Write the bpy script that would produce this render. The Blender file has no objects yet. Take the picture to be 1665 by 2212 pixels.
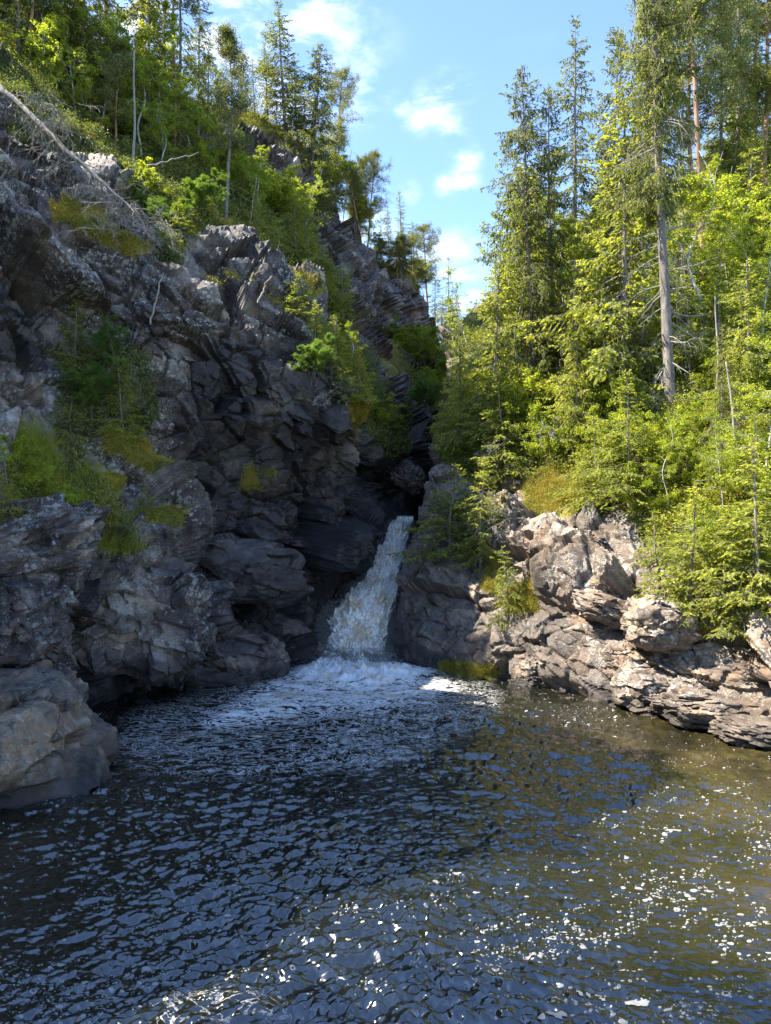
import bpy, math, random
import numpy as np
from mathutils import Vector, Matrix
random.seed(7)
RNG = np.random.default_rng(11)
SC = bpy.context.scene
COL = SC.collection
f32 = np.float32

# ------------------------------------------------------------------ camera geometry
CAM_H, PITCH, F, CX, CY = 4.0, math.radians(2.0), 1601.0, 832.5, 1106.0
cp, sp = math.cos(PITCH), math.sin(PITCH)
def at(px, py, Y):
    """world point seen at photo position (px, py) that lies Y metres ahead of the camera"""
    px, py, Y = np.asarray(px, float), np.asarray(py, float), np.asarray(Y, float)
    rx = (px-CX)/F; v = (CY-py)/F
    dy = cp - v*sp; dz = sp + v*cp
    return np.stack([rx*Y/dy, Y+0*rx, CAM_H + dz*Y/dy], -1)
def wl(px, py):
    """distance at which the ray through (px, py) meets the water"""
    v = (CY-np.asarray(py, float))/F
    return -CAM_H*(cp-v*sp)/(sp+v*cp)

# ------------------------------------------------------------------ noise
def _hash(ix, iy, iz, s):
    h = (ix.astype(np.int64)*374761393 + iy.astype(np.int64)*668265263 + iz.astype(np.int64)*1440662683 + s*974634777) & 0xffffffff
    h = ((h ^ (h >> 13))*1274126177) & 0xffffffff
    h = (h ^ (h >> 16)) & 0xffffffff
    h = (h*2246822519) & 0xffffffff
    return (h ^ (h >> 15)) & 0xffffffff
def rnd(ix, iy, iz, s):
    return (_hash(ix, iy, iz, s)/4294967296.0).astype(f32)
def perlin(P, s=0):
    i = np.floor(P).astype(np.int64); f = (P-i).astype(f32)
    u = f*f*f*(f*(f*6-15)+10)
    def g(dx, dy, dz):
        h = _hash(i[:,0]+dx, i[:,1]+dy, i[:,2]+dz, s)
        a = (h & 1023)*(2*math.pi/1024); z = ((h >> 10) & 1023)/511.5-1
        r = np.sqrt(np.maximum(0, 1-z*z))
        return (np.cos(a)*r*(f[:,0]-dx) + np.sin(a)*r*(f[:,1]-dy) + z*(f[:,2]-dz)).astype(f32)
    x00 = g(0,0,0)*(1-u[:,0])+g(1,0,0)*u[:,0]; x10 = g(0,1,0)*(1-u[:,0])+g(1,1,0)*u[:,0]
    x01 = g(0,0,1)*(1-u[:,0])+g(1,0,1)*u[:,0]; x11 = g(0,1,1)*(1-u[:,0])+g(1,1,1)*u[:,0]
    return (x00*(1-u[:,1])+x10*u[:,1])*(1-u[:,2]) + (x01*(1-u[:,1])+x11*u[:,1])*u[:,2]
def fbm(P, oct=4, s=0, lac=2.0, gain=0.5):
    r = 0; a = 1.0; Q = np.array(P, float)
    for k in range(oct):
        r = r + a*perlin(Q, s+k*17); a *= gain; Q = Q*lac+3.7
    return r
def cells(P, s=0, tilt=0.35):
    """faceted blocks: every cell of space is cut by a tilted plane of its own; returns height, crack (F2-F1), id"""
    i = np.floor(P).astype(np.int64)
    b1 = np.full(len(P), 9., f32); b2 = b1.copy(); hh = np.zeros(len(P), f32); idd = hh.copy()
    for dx in (-1,0,1):
        for dy in (-1,0,1):
            for dz in (-1,0,1):
                a, b, c = i[:,0]+dx, i[:,1]+dy, i[:,2]+dz
                q = np.stack([a+rnd(a,b,c,s)-P[:,0], b+rnd(a,b,c,s+1)-P[:,1], c+rnd(a,b,c,s+2)-P[:,2]], 1).astype(f32)
                d = np.sqrt((q*q).sum(1))
                h = (rnd(a,b,c,s+3)-.5) + tilt*((rnd(a,b,c,s+4)-.5)*q[:,0]+(rnd(a,b,c,s+5)-.5)*q[:,1]+(rnd(a,b,c,s+6)-.5)*q[:,2])*2
                m = d < b1
                b2 = np.where(m, b1, np.minimum(b2, d)); hh = np.where(m, h, hh); idd = np.where(m, rnd(a,b,c,s+7), idd)
                b1 = np.where(m, d, b1)
    return hh, b2-b1, idd
def rotm(rx, ry, rz):
    return np.array(Matrix.Rotation(rz,3,'Z') @ Matrix.Rotation(ry,3,'Y') @ Matrix.Rotation(rx,3,'X'))
def smooth(a, b, x):
    t = np.clip((x-a)/(b-a), 0, 1); return t*t*(3-2*t)

# ------------------------------------------------------------------ mesh building
def mesh_of(name, V, groups, mat=None, attrs=None, shade=False):
    V = np.asarray(V, f32).reshape(-1,3)
    me = bpy.data.meshes.new(name)
    groups = [np.asarray(g, np.int32) for g in groups if len(g)]
    nl = sum(g.size for g in groups); nf = sum(len(g) for g in groups)
    me.vertices.add(len(V)); me.vertices.foreach_set('co', V.ravel())
    me.loops.add(nl); me.polygons.add(nf)
    me.loops.foreach_set('vertex_index', np.concatenate([g.ravel() for g in groups]))
    tot = np.concatenate([np.full(len(g), g.shape[1], np.int32) for g in groups])
    st = np.concatenate([[0], np.cumsum(tot)[:-1]]).astype(np.int32)
    me.polygons.foreach_set('loop_start', st); me.polygons.foreach_set('loop_total', tot)
    me.polygons.foreach_set('use_smooth', np.full(nf, bool(shade)))
    if attrs:
        for k, a in attrs.items():
            at_ = me.attributes.new(k, 'FLOAT', 'POINT'); at_.data.foreach_set('value', np.asarray(a, f32))
    me.update(calc_edges=True)
    if mat: me.materials.append(mat)
    return me
def link(name, data, parent=None, loc=None, **kw):
    o = bpy.data.objects.new(name, data); COL.objects.link(o)
    if parent: o.parent = parent
    if loc is not None: o.location = loc
    for k, v in kw.items(): o[k] = v
    return o
class MB:
    """collects batches of tubes, cards and so on for ONE mesh"""
    def __init__(s): s.v = []; s.t = []; s.q = []; s.n = 0
    def add(s, V, tris=None, quads=None):
        V = np.asarray(V, f32).reshape(-1,3); s.v.append(V)
        if tris is not None and len(tris): s.t.append(np.asarray(tris)+s.n)
        if quads is not None and len(quads): s.q.append(np.asarray(quads)+s.n)
        s.n += len(V)
    def segs(s, A, B, ra, rb, n=3):
        """straight tapered sticks A->B"""
        A = np.asarray(A, float).reshape(-1,3); B = np.asarray(B, float).reshape(-1,3); m = len(A)
        if m == 0: return
        ra = np.broadcast_to(ra, m); rb = np.broadcast_to(rb, m)
        d = B-A; d /= np.maximum(np.linalg.norm(d, axis=1, keepdims=True), 1e-9)
        h = np.where(np.abs(d[:,2:3]) < .9, [[0,0,1.]], [[1.,0,0]])
        u = np.cross(d, h); u /= np.linalg.norm(u, axis=1, keepdims=True); w = np.cross(d, u)
        V = np.zeros((m, 2*n, 3))
        for k in range(n):
            a = 2*math.pi*k/n; r = u*math.cos(a)+w*math.sin(a)
            V[:,k] = A+r*ra[:,None]; V[:,n+k] = B+r*rb[:,None]
        base = (np.arange(m)*2*n)[:,None]
        Q = np.concatenate([base+np.array([[k, (k+1)%n, n+(k+1)%n, n+k]]) for k in range(n)], 0)
        s.add(V, quads=Q)
    def tube(s, pts, rad, n=8, rough=0.0, seed=0):
        P = np.asarray(pts, float); m = len(P); rad = np.broadcast_to(rad, m)
        d = np.gradient(P, axis=0); d /= np.linalg.norm(d, axis=1, keepdims=True)
        up = np.array([0,0,1.]) if abs(d[0,2]) < .8 else np.array([1.,0,0])
        rg = np.random.default_rng(seed)
        V = []
        for j in range(m):
            u = np.cross(d[j], up); u /= np.linalg.norm(u); w = np.cross(d[j], u)
            for k in range(n):
                a = 2*math.pi*k/n; r = rad[j]*(1+rough*rg.normal())
                V.append(P[j]+(u*math.cos(a)+w*math.sin(a))*r)
        Q = [[j*n+k, j*n+(k+1)%n, (j+1)*n+(k+1)%n, (j+1)*n+k] for j in range(m-1) for k in range(n)]
        T = []
        V.append(P[-1]); e = len(V)-1
        T = [[(m-1)*n+k, (m-1)*n+(k+1)%n, e] for k in range(n)]
        s.add(V, tris=T, quads=Q)
    def cards(s, C, D, N, L, W, fold=0.0):
        """rhombic leaves: centre C, long axis D, normal N, length L, width W"""
        m = len(C)
        if m == 0: return
        D = D/np.maximum(np.linalg.norm(D, axis=1, keepdims=True), 1e-9)
        S = np.cross(D, N); S /= np.maximum(np.linalg.norm(S, axis=1, keepdims=True), 1e-9)
        L = np.broadcast_to(L, m)[:,None]; W = np.broadcast_to(W, m)[:,None]
        V = np.zeros((m,4,3)); up = np.cross(S, D)*W*fold
        V[:,0] = C-D*L*.5; V[:,2] = C+D*L*.5; V[:,1] = C+S*W*.5+up-D*L*.08; V[:,3] = C-S*W*.5+up-D*L*.08
        s.add(V, quads=np.arange(m)[:,None]*4+np.array([[0,1,2,3]]))
    def mesh(s, name, mat, shade=False):
        V = np.concatenate(s.v) if s.v else np.zeros((0,3))
        g = []
        if s.t: g.append(np.concatenate(s.t))
        if s.q: g.append(np.concatenate(s.q))
        return mesh_of(name, V, g, mat, shade=shade)

def inside(poly, X, Y):
    X = np.asarray(X, float); Y = np.asarray(Y, float); r = np.zeros(X.shape, bool); n = len(poly)
    for k in range(n):
        x0, y0 = poly[k]; x1, y1 = poly[(k+1)%n]
        if y0 == y1: continue
        c = ((y0 > Y) != (y1 > Y)) & (X < (x1-x0)*(Y-y0)/(y1-y0)+x0)
        r ^= c
    return r
def softpoly(poly, X, Y, w=18):
    """1 inside, falling off over about w px outside, by distance to the outline"""
    ins = inside(poly, X, Y); d = np.full(X.shape, 1e9)
    n = len(poly)
    for k in range(n):
        a = np.array(poly[k], float); b = np.array(poly[(k+1)%n], float); ab = b-a
        t = np.clip(((X-a[0])*ab[0]+(Y-a[1])*ab[1])/(ab@ab), 0, 1)
        d = np.minimum(d, np.hypot(X-a[0]-t*ab[0], Y-a[1]-t*ab[1]))
    d = np.where(ins, d, -d)
    return smooth(-w, w, d)
class TPS:
    def __init__(s, pts, lam=1e-3):
        p = np.array(pts, float); s.xy = p[:,:2]/1000; v = np.log(p[:,2]); n = len(p)
        K = s.phi(s.xy, s.xy)+np.eye(n)*lam; A = np.zeros((n+3, n+3))
        A[:n,:n] = K; A[:n,n] = 1; A[:n,n+1:] = s.xy; A[n:,:n] = A[:n,n:].T
        s.w = np.linalg.solve(A, np.concatenate([v, np.zeros(3)]))
    @staticmethod
    def phi(a, b):
        r2 = ((a[:,None]-b[None])**2).sum(-1); return r2*np.log(np.maximum(r2, 1e-12))*.5
    def __call__(s, px, py):
        px = np.asarray(px, float); sh = px.shape
        q = np.stack([px.ravel(), np.broadcast_to(py, sh).ravel()], -1)/1000; out = np.zeros(len(q))
        for k in range(0, len(q), 20000):
            c = q[k:k+20000]; out[k:k+20000] = s.phi(c, s.xy)@s.w[:-3]+s.w[-3]+c@s.w[-2:]
        return np.exp(out).reshape(sh)

# ------------------------------------------------------------------ materials
def newmat(name):
    m = bpy.data.materials.new(name); m.use_nodes = True; nt = m.node_tree; nt.nodes.clear()
    def N(t, **kw):
        n = nt.nodes.new(t)
        for k, v in kw.items():
            if k.startswith('i_'):
                key = k[2:]; n.inputs[int(key) if key.isdigit() else key].default_value = v
            else: setattr(n, k, v)
        return n
    L = lambda a, b: nt.links.new(a, b)
    out = N('ShaderNodeOutputMaterial')
    return m, N, L, out
def ramp(N, L, fac, stops):
    r = N('ShaderNodeValToRGB'); e = r.color_ramp.elements
    while len(e) < len(stops): e.new(.5)
    for k, (p, c) in enumerate(stops):
        e[k].position = p; e[k].color = (*c, 1) if len(c) == 3 else (c[0],)*3+(1,)
    L(fac, r.inputs[0]); return r.outputs[0]
def g1(v): return (v, v, v)
def mixc(N, L, fac, a, b):
    n = N('ShaderNodeMix', data_type='RGBA')
    for s, v in ((0, fac), (6, a), (7, b)):
        if hasattr(v, 'links'): L(v, n.inputs[s])
        else: n.inputs[s].default_value = v if s == 0 else (*v, 1)
    return n.outputs[2]
def mth(N, L, op, a, b=0.0, clamp=False):
    n = N('ShaderNodeMath', operation=op, use_clamp=clamp)
    for s, v in ((0, a), (1, b)):
        if hasattr(v, 'links'): L(v, n.inputs[s])
        else: n.inputs[s].default_value = v
    return n.outputs[0]

def rock_mat(name, dark, mid, light, lichen=1.0, vegcol=None, streak=False):
    m, N, L, out = newmat(name)
    geo = N('ShaderNodeNewGeometry'); pos = geo.outputs['Position']
    def noise(sc, det=5, rough=.6, vec=None, dist=0):
        n = N('ShaderNodeTexNoise', i_Scale=sc, i_Detail=det, i_Roughness=rough, i_Distortion=dist); L(vec or pos, n.inputs['Vector']); return n.outputs['Fac']
    a_wet = N('ShaderNodeAttribute', attribute_name='wet').outputs['Fac']
    sp0 = N('ShaderNodeSeparateXYZ'); L(pos, sp0.inputs[0])
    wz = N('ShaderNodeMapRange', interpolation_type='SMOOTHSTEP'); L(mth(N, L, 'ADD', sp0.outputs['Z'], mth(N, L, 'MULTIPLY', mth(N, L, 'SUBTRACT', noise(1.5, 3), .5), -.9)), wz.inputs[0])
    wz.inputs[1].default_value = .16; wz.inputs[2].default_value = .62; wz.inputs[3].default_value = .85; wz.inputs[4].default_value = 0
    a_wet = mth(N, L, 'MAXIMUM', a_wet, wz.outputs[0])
    a_moss = N('ShaderNodeAttribute', attribute_name='moss').outputs['Fac']
    a_id = N('ShaderNodeAttribute', attribute_name='cell').outputs['Fac']
    a_crk = N('ShaderNodeAttribute', attribute_name='crack').outputs['Fac']
    n1 = noise(.55, 6, .62); n2 = noise(4.5, 6, .7); n3 = noise(23, 4, .7)
    if streak:
        ws = N('ShaderNodeMapping'); ws.inputs['Scale'].default_value = (3.2,3.2,.5); ws.inputs['Rotation'].default_value = (0,.25,0); L(pos, ws.inputs[0])
        sn = noise(1.0, 6, .6, ws.outputs[0], .8); col = ramp(N, L, sn, [(.36, dark), (.47, mid), (.55, (mid[0]*1.2, mid[1]*.95, mid[2]*.7)), (.66, (light[0]*.8, light[1]*.8, light[2]*.8)), (.8, light)])
    else: col = ramp(N, L, n1, [(.3, dark), (.5, mid), (.68, light)])
    idc = ramp(N, L, a_id, [(0.1, (.38,.37,.4)), (.35, (.95,.86,.78)), (.6, (.7,.72,.8)), (.95, (1.5,1.36,1.2))])
    mul = N('ShaderNodeMix', data_type='RGBA', blend_type='MULTIPLY'); mul.inputs[0].default_value = .9
    L(col, mul.inputs[6]); L(idc, mul.inputs[7]); col = mul.outputs[2]
    mul = N('ShaderNodeMix', data_type='RGBA', blend_type='MULTIPLY'); mul.inputs[0].default_value = 1
    L(col, mul.inputs[6]); L(ramp(N, L, n2, [(.28, g1(.5)), (.5, g1(1)), (.75, g1(1.4))]), mul.inputs[7]); col = mul.outputs[2]
    ck = ramp(N, L, a_crk, [(0, g1(.35)), (.07, g1(1))]); mul = N('ShaderNodeMix', data_type='RGBA', blend_type='MULTIPLY'); mul.inputs[0].default_value = .8
    L(col, mul.inputs[6]); L(ck, mul.inputs[7]); col = mul.outputs[2]
    # rusty seams
    rs = mth(N, L, 'MULTIPLY', ramp(N, L, noise(1.3, 5, .7), [(.56, g1(0)), (.68, g1(1))]), .5)
    col = mixc(N, L, rs, col, (mid[0]*1.25, mid[1]*.92, mid[2]*.62))
    # lichen: crisp pale spots, grouped in areas
    v = N('ShaderNodeTexVoronoi', i_Scale=7.0, i_Randomness=1.0); 
    wv = N('ShaderNodeVectorMath', operation='ADD'); L(pos, wv.inputs[0])
    nz = N('ShaderNodeTexNoise', i_Scale=9.0, i_Detail=3); L(pos, nz.inputs['Vector'])
    sc_ = N('ShaderNodeVectorMath', operation='SCALE'); sc_.inputs['Scale'].default_value = .22; L(nz.outputs['Color'], sc_.inputs[0]); L(sc_.outputs[0], wv.inputs[1])
    L(wv.outputs[0], v.inputs['Vector'])
    area = ramp(N, L, noise(.8, 4, .6), [(.40, g1(0)), (.6, g1(.46*lichen))])
    l1 = mth(N, L, 'LESS_THAN', v.outputs['Distance'], area)
    n5 = ramp(N, L, noise(31, 5, .75), [(.55-.04*lichen, g1(0)), (.62-.03*lichen, g1(1))])
    area2 = ramp(N, L, noise(1.7, 4, .6), [(.45, g1(0)), (.6, g1(1))])
    l2 = mth(N, L, 'MULTIPLY', n5, area2)
    lf = mth(N, L, 'MAXIMUM', mth(N, L, 'MULTIPLY', l1, n2), mth(N, L, 'MULTIPLY', l2, .7))
    dry = mth(N, L, 'SUBTRACT', 1.0, a_wet, True)
    lf = mth(N, L, 'MULTIPLY', lf, mth(N, L, 'MULTIPLY', dry, .85*min(1, lichen)), True)
    col = mixc(N, L, lf, col, (.52,.52,.48))
    # wet: darker, glossier
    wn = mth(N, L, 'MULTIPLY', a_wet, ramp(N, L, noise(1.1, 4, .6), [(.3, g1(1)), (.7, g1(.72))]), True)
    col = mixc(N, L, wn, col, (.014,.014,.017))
    alg = mth(N, L, 'MULTIPLY', mth(N, L, 'MULTIPLY', a_wet, .5), ramp(N, L, noise(.9, 4), [(.55, g1(0)), (.68, g1(1))]))
    col = mixc(N, L, alg, col, (.018,.026,.008))
    # moss
    sep = N('ShaderNodeSeparateXYZ'); L(geo.outputs['Normal'], sep.inputs[0])
    up = mth(N, L, 'ADD', mth(N, L, 'MULTIPLY', sep.outputs['Z'], .35), mth(N, L, 'MULTIPLY', mth(N, L, 'SUBTRACT', n2, .5), .8))
    mk = mth(N, L, 'ADD', mth(N, L, 'MULTIPLY', a_moss, 1.15), up)
    mf = ramp(N, L, mk, [(.62, g1(0)), (.72, g1(1))])
    mc = ramp(N, L, noise(1.6, 5, .65), [(.3, (.07,.085,.02)), (.45, (.14,.145,.028)), (.58, (.26,.205,.04)), (.72, (.2,.12,.035))])
    mm = N('ShaderNodeMix', data_type='RGBA', blend_type='MULTIPLY'); mm.inputs[0].default_value = 1
    L(mc, mm.inputs[6]); L(ramp(N, L, n3, [(.3, g1(.4)), (.7, g1(1.5))]), mm.inputs[7])
    col = mixc(N, L, mf, col, mm.outputs[2])
    if vegcol is not None:
        a_veg = N('ShaderNodeAttribute', attribute_name='veg').outputs['Fac']
        vf = ramp(N, L, mth(N, L, 'ADD', a_veg, mth(N, L, 'MULTIPLY', mth(N, L, 'SUBTRACT', n2, .5), .9)), [(.4, g1(0)), (.6, g1(1))])
        vc = ramp(N, L, noise(2.2, 6, .7), [(.3, (.02,.025,.01)), (.5, vegcol), (.7, (vegcol[0]*1.5, vegcol[1]*1.1, vegcol[2]))])
        col = mixc(N, L, vf, col, vc)
    bs = N('ShaderNodeBsdfPrincipled'); L(col, bs.inputs['Base Color'])
    rr = mth(N, L, 'SUBTRACT', .82, mth(N, L, 'MULTIPLY', mth(N, L, 'MULTIPLY', a_wet, mth(N, L, 'SUBTRACT', 1., mf, True)), .38), True)
    L(mth(N, L, 'ADD', rr, mth(N, L, 'MULTIPLY', mth(N, L, 'SUBTRACT', n3, .5), .3)), bs.inputs['Roughness'])
    bs.inputs['Specular IOR Level'].default_value = .45
    # bump
    wm = N('ShaderNodeMapping'); wm.inputs['Rotation'].default_value = (.5,.6,.3); wm.inputs['Scale'].default_value = (1.5,1.5,7); L(pos, wm.inputs[0])
    lay = noise(1.6, 7, .68, wm.outputs[0], .6)
    hgt = mth(N, L, 'ADD', mth(N, L, 'MULTIPLY', n2, .5), mth(N, L, 'ADD', mth(N, L, 'MULTIPLY', lay, .32), mth(N, L, 'MULTIPLY', n3, .16)))
    bp = N('ShaderNodeBump', i_Strength=.85, i_Distance=.16); L(hgt, bp.inputs['Height']); L(bp.outputs[0], bs.inputs['Normal'])
    L(bs.outputs[0], out.inputs[0])
    return m
M_ROCK_L = rock_mat('shaded_schist', (.024,.02,.022), (.088,.069,.066), (.32,.275,.235), 1.0, (.05,.06,.018))  # darker copy of the schist; the left side's shade is in its colour
M_ROCK_R = rock_mat('sunlit_schist', (.085,.066,.05), (.2,.155,.118), (.35,.285,.215), 1.0, (.07,.085,.02))  # lighter copy of the schist; the right bank's sun is in its colour

M_STREAK = rock_mat('streaked_rock', (.045,.04,.035), (.15,.125,.1), (.34,.3,.255), .6, streak=True)
def Wp(l): return [(x, y, float(wl(x, y))) for x, y in l] + [(x, y+90, float(wl(x, y))-.15) for x, y in l]
# ---- near left cliff
wl_left = [(-500,2050),(-300,1900),(-120,1770),(0,1690),(130,1600),(260,1530),(410,1482),(520,1462),(600,1442),(700,1405)]
P_near = Wp(wl_left) + [
 (0,1440,13.2),(200,1440,17),(300,1480,19.5),(0,1340,14.4),(-300,1400,11.5),(200,1350,16.6),(330,1330,18.2),(420,1400,20.3),(250,1300,17.2),
 (50,1180,14.8),(180,1200,16.6),(350,1250,18.8),(430,1300,20.8),(480,1300,22.8),(500,1380,22.2),(600,1350,24),(700,1330,26.2),
 (0,1060,15.6),(100,1110,16.4),(150,1000,18.3),(300,1040,20),(450,1050,22.2),(600,1050,24),(760,1050,26.4),(600,1180,24),(700,1200,26),
 (0,800,18),(200,800,20.4),(400,800,21.8),(600,800,23),(780,860,25.2),(500,920,22.6),(680,930,24.8),
 (0,600,19),(200,600,21),(400,600,22.5),(600,700,23.6),(0,450,20),(200,450,22.3),(400,500,24.2),(560,540,26.4),
 (0,330,21.5),(-300,300,19),(250,390,25),(0,190,24),(150,290,26),(-300,1000,13.5),(-300,600,16.5),(-300,0,24),(-600,1000,10),(-600,200,16),
 (700,1480,27.2),(760,1300,28.2),(740,1400,27.8),(690,1330,26.4)]
R_near = [(-420,-60),(-150,60),(0,150),(150,270),(290,355),(420,430),(560,510),(625,590),(720,650),(780,750),(800,850),(805,930),(797,1060),(782,1180),(742,1262),(706,1330),(690,1410),(690,1500),
 (600,1520),(410,1560),(260,1610),(130,1685),(0,1780),(-200,1900),(-420,2040)]
# ---- far left wall, upper slope and skyline
P_far = [(410,220,38),(570,270,42),(640,330,44),(720,430,46),(770,520,48),(850,575,51),(900,610,54),(920,660,56),(925,760,52),
 (300,150,34),(150,60,31),(0,-50,30),(-300,-300,28),(-420,-900,32),(0,-500,36),
 (-200,200,25),(0,250,26.5),(150,340,27),(290,400,27.5),(430,480,28.5),(560,560,30),(620,640,30.5),(700,720,31.5),(760,800,31.5),(790,900,31),(800,1000,30.8),
 (850,1000,33),(900,1060,36),(850,1060,36),(870,900,36),(900,800,43),(930,900,40),(990,950,42),(990,800,48),(860,720,46),(820,650,44),(600,400,37),(700,550,37),(500,350,35),(450,300,36),
 (800,1130,29.4),(845,1130,31.2),(900,1130,37),(780,1210,28.9),(850,1210,30.6),(760,1300,28.2),(850,1300,29.3),(800,1420,28.2),(870,1420,28.6),(760,1480,28.0),(870,1500,28.4),
 (400,600,29),(500,800,30),(600,1000,30),(700,1200,29.5),(700,1450,28.8)]
R_far = [(-420,-900),(-250,-420),(-100,-210),(0,-60),(150,60),(300,150),(370,190),(410,215),(480,232),(540,250),(600,290),(650,345),(690,400),(730,455),(765,520),(800,550),(850,572),(885,600),(905,640),(918,680),(925,740),(960,800),(1010,850),(1010,1000),(960,1130),(900,1300),(900,1520),
 (560,1520),(560,1300),(640,1150),(700,930),(700,760),(600,640),(500,560),(330,460),(150,380),(0,290),(-420,160)]
# ---- right bank
wl_right = [(838,1428),(950,1452),(1060,1472),(1130,1484),(1220,1500),(1300,1508),(1380,1528),(1440,1545),(1500,1562),(1580,1578),(1665,1592),(1850,1640),(2050,1720),(2400,1900)]
P_right = Wp(wl_right) + [
 (852,1320,24.7),(868,1240,25.4),(884,1180,26.2),(905,1110,27.2),(925,1000,28.6),(950,900,30.5),(960,820,32.5),(900,1300,23.8),(900,1390,23.4),
 (1000,1200,24.2),(1000,1340,22.5),(1100,1300,21.7),(1100,1400,20.8),(1100,1130,24.4),(1130,1080,25.2),(1200,1250,21.2),(1200,1120,23.2),(1200,1400,20),
 (1300,1200,20.8),(1300,1400,18.9),(1270,1080,23.5),(1400,1440,17.3),(1400,1330,18),(1420,1200,19.5),(1550,1450,16.2),(1560,1350,16.9),(1665,1420,15.4),(1665,1340,16.2),(1850,1450,14),
 (1050,950,28.5),(1150,900,28),(1250,1010,25.5),(1350,1030,23.5),(1450,910,24.5),(1450,1060,21.5),(1550,1000,21.8),(1560,1200,18.8),(1650,1150,18.4),(1650,900,23),(1800,800,24),
 (1100,800,30.5),(1300,800,29),(1500,750,29),(1650,650,30),(1000,760,34),(1050,680,38),(1200,600,38),(1400,550,37),(1600,450,38),(1665,380,41),(1850,250,42),(1240,500,45),(1450,400,46),
 (2000,1300,14),(2050,600,28),(2400,1300,11),(2400,300,34)]
R_right = [(834,1520),(836,1430),(846,1340),(856,1270),(868,1215),(884,1160),(902,1105),(912,1030),(925,960),(948,900),(955,820),(962,740),(1000,690),(1040,640),(1150,560),(1240,480),(1330,420),(1450,380),(1550,350),(1665,300),(1850,180),(2400,-50),
 (2400,2000),(2050,1820),(1850,1740),(1665,1690),(1500,1660),(1300,1600),(1130,1575),(950,1540)]
T_near, T_far, T_right = TPS(P_near), TPS(P_far), TPS(P_right)

def axis(lo, hi, step, a, b, coarse):
    """fine steps between a and b, coarse ones outside"""
    return np.concatenate([np.arange(lo, a, coarse), np.arange(max(a, lo), min(b, hi), step), np.arange(min(b, hi), hi+coarse, coarse)])

MOSS_NEAR = [([(95,465),(130,450),(250,490),(330,530),(300,560),(200,520),(110,490)],1.0),([(400,450),(520,480),(600,560),(560,565),(470,510),(410,480)],1.0),
 ([(205,930),(300,960),(360,1010),(430,1070),(390,1080),(300,1020),(220,980)],1.0),([(215,1030),(262,1030),(260,1065),(220,1065)],.9),([(290,1100),(380,1110),(370,1150),(280,1150)],.8),
 ([(600,560),(640,600),(740,680),(790,770),(800,870),(740,840),(690,760),(610,640)],.42),([(0,940),(90,960),(120,1060),(60,1120),(0,1130)],.9),([(720,850),(800,850),(800,960),(740,930)],.75),
 ([(520,1000),(600,1010),(590,1060),(520,1060)],.5),([(380,560),(520,600),(640,660),(660,700),(560,650),(400,590)],.35)]
VEG_NEAR = [([(-420,-60),(0,150),(290,355),(420,430),(560,510),(625,590),(600,575),(480,520),(400,480),(330,440),(240,400),(120,300),(0,230),(-420,100)],1.0),
 ([(110,760),(200,700),(340,760),(350,920),(300,960),(200,960),(110,930)],.55),([(0,180),(150,290),(290,400),(280,430),(150,400),(0,330)],.62),([(0,960),(110,1000),(200,1120),(300,1200),(260,1230),(150,1140),(60,1130),(0,1130)],.7),
 ([(330,370),(420,440),(400,600),(330,560)],.7),([(620,600),(780,760),(790,900),(700,800),(640,700)],.6)]
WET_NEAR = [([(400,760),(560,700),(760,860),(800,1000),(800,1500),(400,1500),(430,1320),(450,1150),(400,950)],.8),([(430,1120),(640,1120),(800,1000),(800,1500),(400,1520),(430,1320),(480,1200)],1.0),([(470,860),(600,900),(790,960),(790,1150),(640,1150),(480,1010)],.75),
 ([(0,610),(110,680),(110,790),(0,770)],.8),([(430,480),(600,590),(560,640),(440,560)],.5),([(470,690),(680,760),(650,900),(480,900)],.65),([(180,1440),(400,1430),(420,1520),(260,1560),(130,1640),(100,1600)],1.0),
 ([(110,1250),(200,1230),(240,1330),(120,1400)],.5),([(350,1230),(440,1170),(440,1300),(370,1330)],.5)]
MOSS_FAR = [([(405,205),(500,225),(590,270),(660,350),(600,310),(520,275),(410,245)],1.0),([(850,560),(905,605),(925,680),(905,650),(850,600)],.7),([(830,760),(860,720),(880,800),(850,850)],.6),([(300,140),(410,210),(430,300),(330,330),(200,250)],.6)]
VEG_FAR = [([(-420,-900),(0,-60),(300,150),(400,215),(430,330),(520,420),(620,480),(700,620),(790,760),(830,900),(800,960),(740,900),(600,700),(400,520),(-420,200)],.9),
 ([(800,900),(880,900),(880,980),(830,1000),(800,960)],.7),([(850,720),(930,740),(1010,850),(960,930),(880,900),(850,820)],.6)]
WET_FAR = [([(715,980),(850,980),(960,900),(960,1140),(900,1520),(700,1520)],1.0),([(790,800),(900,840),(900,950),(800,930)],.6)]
MOSS_RIGHT = [([(1125,1050),(1200,1010),(1260,1040),(1300,1070),(1250,1130),(1150,1125)],1.1),([(1095,1270),(1165,1260),(1160,1320),(1095,1320)],1.0),([(1040,1270),(1060,1180),(1080,1200),(1080,1290)],.8),([(940,930),(1000,900),(990,990),(950,990)],.6),
 ([(1480,900),(1665,850),(1665,980),(1500,960)],.5),([(950,1430),(1080,1440),(1060,1475),(960,1460)],.7),([(1290,1250),(1310,1240),(1320,1280),(1290,1290)],.5),([(1570,1200),(1665,1180),(1665,1330),(1600,1320)],.8)]
VEG_RIGHT = [([(955,820),(1000,690),(1240,480),(1665,300),(2400,-50),(2400,1330),(1800,1310),(1665,1300),(1560,1290),(1480,1260),(1400,1180),(1330,1080),(1260,1050),(1130,1040),(1060,1010),(960,1000),(930,960)],1.0),
 ([(910,1080),(1050,1040),(1100,1150),(1060,1200),(950,1180)],.5)]
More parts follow.
